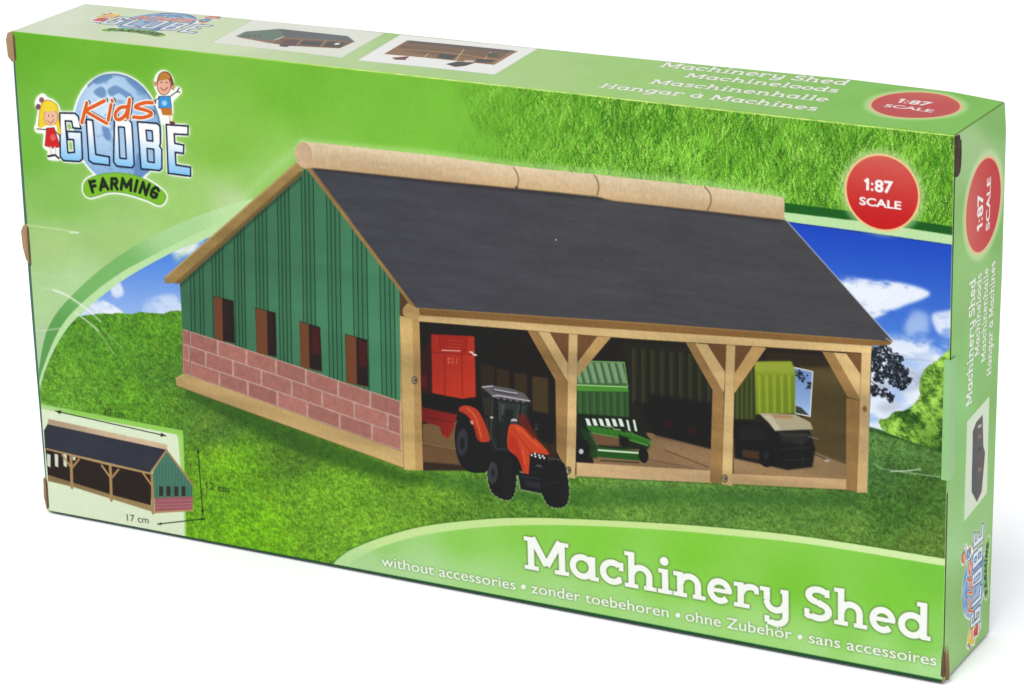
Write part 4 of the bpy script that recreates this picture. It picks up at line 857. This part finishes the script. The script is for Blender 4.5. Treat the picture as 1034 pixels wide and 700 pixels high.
def paint_top(pr):
    h, w = pr.h, pr.w
    f = field(pr, [((60, 15), (226, 236, 208)), ((150, 15), (222, 234, 198)), ((120, 38), (216, 230, 190)), ((230, 25), (214, 230, 186)), ((345, 45), (190, 220, 156)), ((390, 40), (176, 214, 136)), ((470, 85), (176, 216, 138)), ((545, 55), (174, 216, 132)), ((620, 75), (164, 212, 118)), ((760, 85), (146, 204, 98)), ((870, 125), (132, 200, 82)), ((990, 105), (126, 198, 76))])
    pr.rgb[:] = f(pr.PX, pr.PY); pr.rgb *= (1+(fbm(h, w, 50, 203)-.5)*.05)[..., None]
    # squashed emblem
    fc = apply_h(FRONT_H, [(40, 130), (194, 130)]); tcn = pr.T([(95, 24), (213, 32)])
    sx = (tcn[1][0]-tcn[0][0])/(fc[1][0]-fc[0][0]); cy_f = apply_h(FRONT_H, [(120, 136)])[0]; cy_t = pr.T([(153.5, 23.0)])[0]
    logo(pr, lambda q: np.c_[(q[:, 0]-cy_f[0])*sx+cy_t[0], (q[:, 1]-cy_f[1])*sx*.92+cy_t[1]])
    pr.part('photo_inset')
    i1 = [(250.3, 18.4), (380, 32), (337.3, 58), (207.7, 43.5)]
    pr.poly(i1, (238, 240, 228), .95); pr.line(i1, .5, (170, 186, 150), .6, .4, closed=True)
    z = Z(200, 0, 5.17)
    pr.poly(z((165, 190), (345, 212), (420, 190), (775, 215), (700, 250), (440, 240), (345, 224)), (122, 92, 74)); pr.poly(z((420, 205), (500, 205), (480, 238), (390, 238)), (96, 52, 48)); pr.poly(z((510, 210), (620, 215), (600, 240), (490, 230)), (66, 56, 46)); pr.poly(z((640, 215), (730, 220), (700, 245), (620, 240)), (78, 66, 50))
    pr.poly(z((395, 145), (740, 184), (778, 216), (415, 192)), (96, 100, 102)); pr.poly(z((170, 188), (220, 160), (395, 145), (418, 184), (340, 214)), (100, 124, 108)); pr.poly(z((170, 188), (345, 212), (345, 226)), (160, 112, 96))
    pr.line(z((418, 186), (345, 222)), .7, (190, 160, 110)); pr.line(z((418, 194), (775, 218)), .5, (180, 150, 100)); pr.line(z((510, 205), (480, 235)), .6, (190, 160, 110)); pr.line(z((630, 210), (600, 242)), .6, (190, 160, 110)); pr.poly(z((680, 222), (706, 222), (694, 232), (670, 232)), (236, 240, 236)); pr.poly(z((400, 236), (450, 236), (430, 246), (395, 243)), (60, 36, 36))
    for x in (210, 235, 262, 290): pr.poly(z((x, 180), (x+10, 181), (x+4, 190), (x-6, 188)), (66, 66, 58))
    pr.part('photo_inset')
    i2 = [(395.5, 33.5), (533.4, 47), (491, 75.5), (353, 60.5)]
    pr.poly(i2, (250, 250, 248), .97); pr.line(i2, .5, (160, 176, 140), .6, .4, closed=True); z = Z(370, 20, 5.17)
    pr.poly(z((170, 100), (740, 155), (620, 232), (50, 175)), (150, 112, 84)); pr.poly(z((185, 102), (720, 152), (690, 170), (160, 118)), (104, 88, 78)); pr.poly(z((150, 122), (700, 170), (660, 200), (260, 180), (110, 150)), (122, 94, 72)); pr.line(z((110, 148), (380, 168), (650, 205)), .7, (206, 168, 120)); pr.line(z((280, 172), (255, 195)), .7, (210, 176, 130)); pr.line(z((460, 150), (420, 210)), .7, (210, 176, 130)); pr.line(z((600, 160), (560, 215)), .7, (210, 176, 130)); pr.line(z((700, 165), (620, 225)), .7, (190, 150, 104))
    pr.poly(z((340, 175), (430, 185), (400, 205), (320, 195)), (60, 66, 62)); pr.poly(z((90, 195), (180, 188), (160, 208), (110, 206)), (124, 62, 58)); pr.poly(z((370, 230), (430, 215), (520, 222), (470, 240), (420, 246)), (62, 58, 62)); pr.poly(z((470, 208), (520, 210), (510, 218), (460, 216)), (220, 216, 206)); pr.poly(z((530, 200), (630, 205), (600, 222), (520, 218)), (72, 70, 50)); pr.poly(z((590, 168), (640, 170), (630, 190), (580, 186)), (70, 90, 50))
    rows = []
    for s_, a_, b_, h_ in (('Machinery Shed', (664, 67.5), (858.5, 85.5), 25), ('Machineloods', (690.5, 78.4), (849.5, 94.3), 22), ('Maschinenhalle', (655.6, 85), (840, 104.2), 22), ('Hangar à Machines', (604, 90.2), (830.6, 113.2), 22)):
        ca, cb = pr.T([a_, b_]); y = (ca[1]+cb[1])/2; rows.append((s_, (ca[0]-15, y), (cb[0]-15, y), h_))
    lines4(pr, rows)
    c_, e1 = pr.T([(921.9, 105), (921.9, 121.9)]); e2 = pr.T([(969, 107.5)])[0]
    badge(pr, c_, (abs(e1[1]-c_[1])+abs(e2[0]-c_[0]))/2, (1, 0), (0, -1))
    r = np.random.default_rng(8); ed = value_noise(1, w, 10, 2, 6)[0]
    for i, f_ in ((0, .75), (1, .3)): pr.rgb[h-1-i] = pr.rgb[h-1-i]*(1-f_*ed[:, None])+np.array([232, 242, 170])/255*f_*ed[:, None]
    pr.rgb[:, -1] = np.array([92, 100, 62])/255; pr.rgb[:, -2] = pr.rgb[:, -2]*.6+np.array([92, 100, 62])/255*.4
    pr.rgb[0] = np.array([150, 176, 120])/255
    pr.rgb = blur(pr.rgb, .5)

# ------------------------------------------------------------------ RIGHT END
CS = [(967, 139), (1013.5, 100), (1000, 640), (952, 690)]
side = Print('side', TH, FH, CS)
def paint_side(pr):
    h, w = pr.h, pr.w
    f = field(pr, [((975, 145), (168, 206, 140)), ((1008, 120), (130, 188, 96)), ((975, 250), (150, 200, 116)), ((1005, 230), (130, 184, 94)), ((968, 400), (144, 206, 122)), ((1000, 400), (132, 186, 92)), ((964, 550), (160, 210, 138)), ((990, 560), (140, 188, 100)), ((960, 660), (160, 208, 130)), ((995, 600), (134, 186, 98)), ((985, 640), (150, 196, 112))])
    pr.rgb[:] = f(pr.PX, pr.PY); pr.rgb *= (1+(fbm(h, w, 40, 303)-.5)*.06)[..., None]
    c_, e1 = apply_h(pr.H, [(991.6, 201), (991.6, 246)]); r_ = abs(e1[1]-c_[1])
    badge(pr, c_, r_, (0, -1), (-1, 0))
    rows = []
    for s_, a_, b_, h_ in (('Machinery Shed', (980.2, 397), (985.3, 270), 22), ('Machineloods', (986.3, 348), (991.5, 264), 17), ('Maschinenhalle', (992.2, 354), (998, 258), 17), ('Hangar à Machines', (997.8, 367.5), (1004.3, 251), 17)):
        ca, cb = apply_h(pr.H, [a_, b_]); x = (ca[0]+cb[0])/2; rows.append((s_, (x, ca[1]), (x, cb[1]), h_))
    lines4(pr, rows)
    pr.part('photo_inset')
    q = [(998.2, 388.6), (996, 489), (973.6, 518), (976.8, 415)]
    pr.poly(q, (222, 232, 208), .95, .4); z = Z(950, 380, 4.67)
    pr.poly(z((166, 165), (195, 130), (198, 280), (206, 312), (190, 500), (168, 552), (145, 500), (150, 210)), (84, 76, 74), 1, .5)
    pr.poly(z((150, 215), (168, 170), (170, 540), (145, 500)), (70, 72, 76), .8, .6)
    for y, c in ((180, (220, 214, 190)), (230, (150, 120, 90)), (290, (40, 34, 34)), (360, (120, 44, 44)), (390, (160, 130, 100)), (450, (60, 80, 66))): pr.poly(z((174, y), (190, y-6), (190, y+6), (172, y+16)), c, .8, .6)
    # emblem, turned to read upwards
    fcn = apply_h(FRONT_H, [(118, 137)])[0]; fa = apply_h(FRONT_H, [(40, 130), (194, 145)]); ta = apply_h(pr.H, [(974, 655), (990, 517)])
    sc_ = abs(ta[1][1]-ta[0][1])/(fa[1][0]-fa[0][0]); cc = apply_h(pr.H, [(985.6, 585)])[0]
    logo(pr, lambda q: np.c_[(q[:, 1]-fcn[1])*sc_*.86+cc[0]-3, -(q[:, 0]-fcn[0])*sc_+cc[1]])
    # cut edge next to the front, slot shade painted dark where the board is open
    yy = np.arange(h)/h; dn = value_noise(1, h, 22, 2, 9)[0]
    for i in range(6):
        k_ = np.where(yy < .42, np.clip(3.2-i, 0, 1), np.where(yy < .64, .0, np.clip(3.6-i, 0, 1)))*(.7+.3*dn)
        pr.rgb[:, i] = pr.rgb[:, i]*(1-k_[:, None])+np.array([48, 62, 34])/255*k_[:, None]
    for i in range(4): pr.rgb[i] = pr.rgb[i]*.5+np.array([110, 112, 70])/255*.5 if i < 2 else pr.rgb[i]
    pr.rgb = blur(pr.rgb, .5)

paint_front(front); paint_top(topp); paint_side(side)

# ------------------------------------------------------------------ materials
def nodes(name):
    m = bpy.data.materials.new(name); m.use_nodes = True
    return m, m.node_tree, m.node_tree.nodes['Principled BSDF']
def printed(name, rough, spec, bump=.12):
    m, nt, b = nodes(name); N = nt.nodes; Lk = nt.links
    at = N.new('ShaderNodeAttribute'); at.attribute_name = 'ink'; Lk.new(at.outputs['Color'], b.inputs['Base Color'])
    tc = N.new('ShaderNodeTexCoord')
    n1 = N.new('ShaderNodeTexNoise'); n1.inputs['Scale'].default_value = 26; n1.inputs['Detail'].default_value = 3; Lk.new(tc.outputs['Object'], n1.inputs['Vector'])
    mr = N.new('ShaderNodeMapRange'); mr.inputs['To Min'].default_value = rough-.05; mr.inputs['To Max'].default_value = rough+.09; Lk.new(n1.outputs['Fac'], mr.inputs['Value']); Lk.new(mr.outputs['Result'], b.inputs['Roughness'])
    bp = N.new('ShaderNodeBump'); bp.inputs['Strength'].default_value = bump; bp.inputs['Distance'].default_value = .0016; Lk.new(n1.outputs['Fac'], bp.inputs['Height']); Lk.new(bp.outputs['Normal'], b.inputs['Normal'])
    b.inputs['Specular IOR Level'].default_value = spec
    return m
def board(name, c0, c1, scale, rough=.85, stretch=(1, 1, 1)):
    m, nt, b = nodes(name); N = nt.nodes; Lk = nt.links
    tc = N.new('ShaderNodeTexCoord'); mp = N.new('ShaderNodeMapping'); mp.inputs['Scale'].default_value = stretch; Lk.new(tc.outputs['Object'], mp.inputs['Vector'])
    n1 = N.new('ShaderNodeTexNoise'); n1.inputs['Scale'].default_value = scale; n1.inputs['Detail'].default_value = 5; Lk.new(mp.outputs['Vector'], n1.inputs['Vector'])
    r = N.new('ShaderNodeValToRGB'); r.color_ramp.elements[0].position = .3; r.color_ramp.elements[1].position = .7
    r.color_ramp.elements[0].color = (*c0, 1); r.color_ramp.elements[1].color = (*c1, 1); Lk.new(n1.outputs['Fac'], r.inputs['Fac']); Lk.new(r.outputs['Color'], b.inputs['Base Color'])
    bp = N.new('ShaderNodeBump'); bp.inputs['Strength'].default_value = .4; bp.inputs['Distance'].default_value = .0004; Lk.new(n1.outputs['Fac'], bp.inputs['Height']); Lk.new(bp.outputs['Normal'], b.inputs['Normal'])
    b.inputs['Roughness'].default_value = rough
    return m
M_PRINT = printed('glossy_printed_card', .40, .12); M_TOP = printed('glossy_printed_card_top', .34, .20)
M_KRAFT = board('brown_corrugated_board', (.20, .115, .05), (.36, .23, .12), 420, .9, (1, 1, .25))
M_DKRAFT = board('open_board_core', (.035, .022, .012), (.12, .075, .04), 500, .95, (1, 1, .3))
M_SLOT = board('slot_shadow_board', (.012, .008, .005), (.05, .03, .018), 500, .95)
M_GREEN = board('green_card_back', (.015, .075, .04), (.025, .10, .06), 60, .5)
M_PALE = board('pale_green_card', (.18, .37, .13), (.20, .40, .145), 40, .45)
M_TABLE = board('white_table_paper', (.92, .93, .955), (.93, .94, .965), 8, .75)

# ------------------------------------------------------------------ geometry
def lin(c): return np.where(c <= .04045, c/12.92, ((np.clip(c, 0, 1)+.055)/1.055)**2.4)
def mesh_obj(name, V, F, mat, parent=None, smooth_=False):
    me = bpy.data.meshes.new(name); me.from_pydata([tuple(v) for v in V], [], F); me.materials.append(mat); me.update()
    if smooth_: me.polygons.foreach_set('use_smooth', [True]*len(me.polygons))
    o = bpy.data.objects.new(name, me); sc.collection.objects.link(o); o.parent = parent
    return o
def grid_obj(name, V, cells, w, ink, mat, parent):
    """a patch of the panel grid as one mesh; V (n,3) all grid points, cells = flat ids of upper-left corners"""
    q = np.stack([cells, cells+w, cells+w+1, cells+1], 1); u, inv = np.unique(q.ravel(), return_inverse=True)
    me = bpy.data.meshes.new(name); n = len(cells)
    me.vertices.add(len(u)); me.vertices.foreach_set('co', V[u].astype(np.float32).ravel())
    me.loops.add(4*n); me.loops.foreach_set('vertex_index', inv.astype(np.int32).ravel())
    me.polygons.add(n); me.polygons.foreach_set('loop_start', np.arange(0, 4*n, 4, dtype=np.int32)); me.polygons.foreach_set('loop_total', np.full(n, 4, np.int32))
    me.polygons.foreach_set('use_smooth', np.ones(n, bool))
    a = me.color_attributes.new('ink', 'FLOAT_COLOR', 'POINT'); a.data.foreach_set('color', np.c_[ink[u], np.ones(len(u))].astype(np.float32).ravel())
    me.materials.append(mat); me.update(calc_edges=True)
    o = bpy.data.objects.new(name, me); sc.collection.objects.link(o); o.parent = parent
    return o

box = bpy.data.objects.new('cardboard_box', None); sc.collection.objects.link(box)
box['label'] = 'green printed cardboard toy box standing on edge, machinery shed picture on its front'; box['category'] = 'box'
K3 = {'ftl': (-.0025, 0, .9985), 'ftr': (1.9170, 0, 1.0015), 'fbl': (0, 0, 0), 'fbr': (WD, 0, 0), 'btl': (0, DP, 1), 'btr': (WD, DP, 1), 'bbr': (WD, DP, 0), 'bbl': (0, DP, 0)}
K3 = {k: np.array(v, float) for k, v in K3.items()}
RB = .0042
def panel(pr, name, c, nrm, E, SP, mat, bulge):
    """c = corners tl, tr, br, bl in carton units; nrm = outward normal"""
    h, w = pr.h, pr.w; tl, tr, br, bl = [K3[k] for k in c]; nrm = np.array(nrm, float)
    Lu = np.linalg.norm(tr-tl); Lv = np.linalg.norm(bl-tl)
    def axis(n, Ln):
        d = np.linspace(0, Ln, n); lat = d.copy(); dep = np.zeros(n)
        for side_ in (0, 1):
            e = d if side_ == 0 else Ln-d; k = e < RB; ang = np.pi/4*(1-e[k]/RB)
            l_ = RB*(1-np.sin(ang)); p_ = RB*(1-np.cos(ang)); dep[k] = p_; lat[k] = l_ if side_ == 0 else Ln-l_
        return lat/Ln, dep
    u, du = axis(w, Lu); v, dv = axis(h, Lv)
    U, Vv = np.meshgrid(u, v); D = du[None, :]+dv[:, None]
    P = (tl*((1-U)*(1-Vv))[..., None]+tr*(U*(1-Vv))[..., None]+br*(U*Vv)[..., None]+bl*((1-U)*Vv)[..., None])
    off = -D+bulge*np.sin(np.pi*U)*np.sin(np.pi*Vv)
    off = off+(fbm(h, w, 190, 401, 3)-.5)*.004*np.clip(np.minimum(np.minimum(U, 1-U)*Lu, np.minimum(Vv, 1-Vv)*Lv)*12, 0, 1)
    P = (P+off[..., None]*nrm)*S
    if name == 'top_panel': P[..., 2] += (np.interp(u, BOW_U, BOW_D)[None, :]/520*(1-v)[:, None])*S
    if name == 'end_panel': P[..., 0] += (np.interp(v, [0, .05, .3, .5, .8, 1], [0, 2.2, 2.4, 1.2, .4, 0])[:, None]/560*u[None, :])*S
    x = lin(pr.rgb)-SP; x = np.where(x < .012, .012*np.exp(np.minimum(x-.012, 0)/.014), x)
    ink = np.clip(x/E, .002, .92).reshape(-1, 3)
    lab = pr.lab[:-1, :-1]; ids = np.arange(h*w).reshape(h, w)[:-1, :-1]
    root = grid_obj(name, P.reshape(-1, 3), ids[lab == 0].ravel(), w, ink, mat, box)
    for i in range(1, len(pr.names)):
        k = ids[lab == i].ravel()
        if len(k) > 12: grid_obj(pr.names[i], P.reshape(-1, 3), k, w, ink, mat, root)
    return root
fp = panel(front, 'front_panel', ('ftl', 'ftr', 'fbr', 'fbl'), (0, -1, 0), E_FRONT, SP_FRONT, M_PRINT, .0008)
tp = panel(topp, 'top_panel', ('btl', 'btr', 'ftr', 'ftl'), (0, 0, 1), E_TOP, SP_TOP, M_TOP, .0)
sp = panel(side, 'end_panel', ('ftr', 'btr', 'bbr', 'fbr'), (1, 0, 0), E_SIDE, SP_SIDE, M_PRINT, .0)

def slab_box(name, x0, x1, y0, y1, z0, z1, mat, parent=box, bev=0, wob=0, seed=0):
    """a small board piece: rounded box with slightly uneven outline, carton units"""
    import bmesh
    bm = bmesh.new(); bmesh.ops.create_cube(bm, size=1)
    if wob: bmesh.ops.subdivide_edges(bm, edges=bm.edges[:], cuts=6, use_grid_fill=True)
    r = random.Random(seed)
    for v in bm.verts:
        v.co.x = x0+(v.co.x+.5)*(x1-x0); v.co.y = y0+(v.co.y+.5)*(y1-y0); v.co.z = z0+(v.co.z+.5)*(z1-z0)
        if wob: v.co.x += r.uniform(-wob, wob); v.co.z += r.uniform(-wob, wob)
        v.co *= S
    if bev: bmesh.ops.bevel(bm, geom=bm.edges[:], offset=bev*S, segments=2, affect='EDGES')
    me = bpy.data.meshes.new(name); bm.to_mesh(me); bm.free(); me.materials.append(mat)
    o = bpy.data.objects.new(name, me); sc.collection.objects.link(o); o.parent = parent
    return o
def prism(name, prof, y0, y1, mat, parent=box):
    """outline in x,z (carton units) given depth y0..y1"""
    n = len(prof); V = [(x*S, y0*S, z*S) for x, z in prof]+[(x*S, y1*S, z*S) for x, z in prof]
    F = [tuple(range(n)), tuple(range(2*n-1, n-1, -1))]+[(i, i+n, (i+1) % n+n, (i+1) % n) for i in range(n)]
    return mesh_obj(name, V, F, mat, parent)
slab_box('back_panel', .004, WD-.004, DP-.006, DP-.001, .003, .994, M_GREEN)
slab_box('bottom_panel', .004, WD-.004, .006, DP-.006, .0005, .006, M_GREEN)
prism('left_panel', [(.004, .995), (-.0075, .985), (-.009, .60), (-.007, .3), (-.003, .02), (.004, .0)], .004, DP-.004, M_GREEN)
prism('tuck_flap', [(.004, .997), (-.016, .992), (-.021, .978), (-.019, .945), (-.010, .935), (.004, .937)], .0035, .05, M_KRAFT)
prism('tuck_flap', [(.004, .612), (-.012, .605), (-.0185, .592), (-.0175, .56), (-.012, .535), (-.002, .522), (.004, .52)], .0035, .05, M_KRAFT)
prism('tuck_flap', [(.004, .075), (-.009, .07), (-.0105, .03), (-.006, .004), (.004, .002)], .0035, .04, M_KRAFT)
for zz in ((.938, .992), (.522, .605), (.008, .07)):
    prism('flap_slot', [(-.001, zz[1]), (.0035, zz[1]-.004), (.0035, zz[0]+.004), (-.001, zz[0])], -.0006, .004, M_DKRAFT)
# overlapping closing flap on the end, slot beside the upper corner, torn lower corner
Lp = [(WD-.0115, -.0022), (WD+.0022, -.0022), (WD+.0022, .022), (WD-.0004, .022), (WD-.0004, 0), (WD-.0115, 0)]
Vp = [(x*S, y*S, z*S) for z in (.385, .605) for x, y in Lp]
mesh_obj('closing_flap', Vp, [(0, 5, 4, 3, 2, 1), (6, 7, 8, 9, 10, 11)]+[(k, (k+1) % 6, (k+1) % 6+6, k+6) for k in range(6)], M_PALE, box)
prism('corner_slot', [(WD-.004, .9985), (WD+.0012, .999), (WD+.0030, .985), (WD+.0024, .955), (WD+.0030, .94), (WD+.0012, .928), (WD-.0025, .93)], .0005, .013, M_SLOT)
prism('corner_slot', [(WD-.004, .990), (WD+.0032, .990), (WD+.0042, .965), (WD+.0036, .945), (WD+.0022, .932), (WD-.0025, .934)], .013, .0165, M_DKRAFT)
rt = random.Random(12)
for k in range(7):
    x = WD-.004+rt.uniform(0, .008); z0 = rt.uniform(0, .02); h_ = rt.uniform(.025, .075)
    prism('torn_corner', [(x, z0+h_), (x-.003, z0+h_*.6), (x-.004, z0), (x+.0035, z0-.0+.001), (x+.003, z0+h_*.5)], -.001+k*.0028, .001+k*.0028, M_KRAFT if k % 2 else M_DKRAFT)

tb = mesh_obj('table_surface', [(-6, -6, -.0006), (6, -6, -.0006), (6, 6, -.0006), (-6, 6, -.0006)], [(0, 1, 2, 3)], M_TABLE)
tb['kind'] = 'structure'
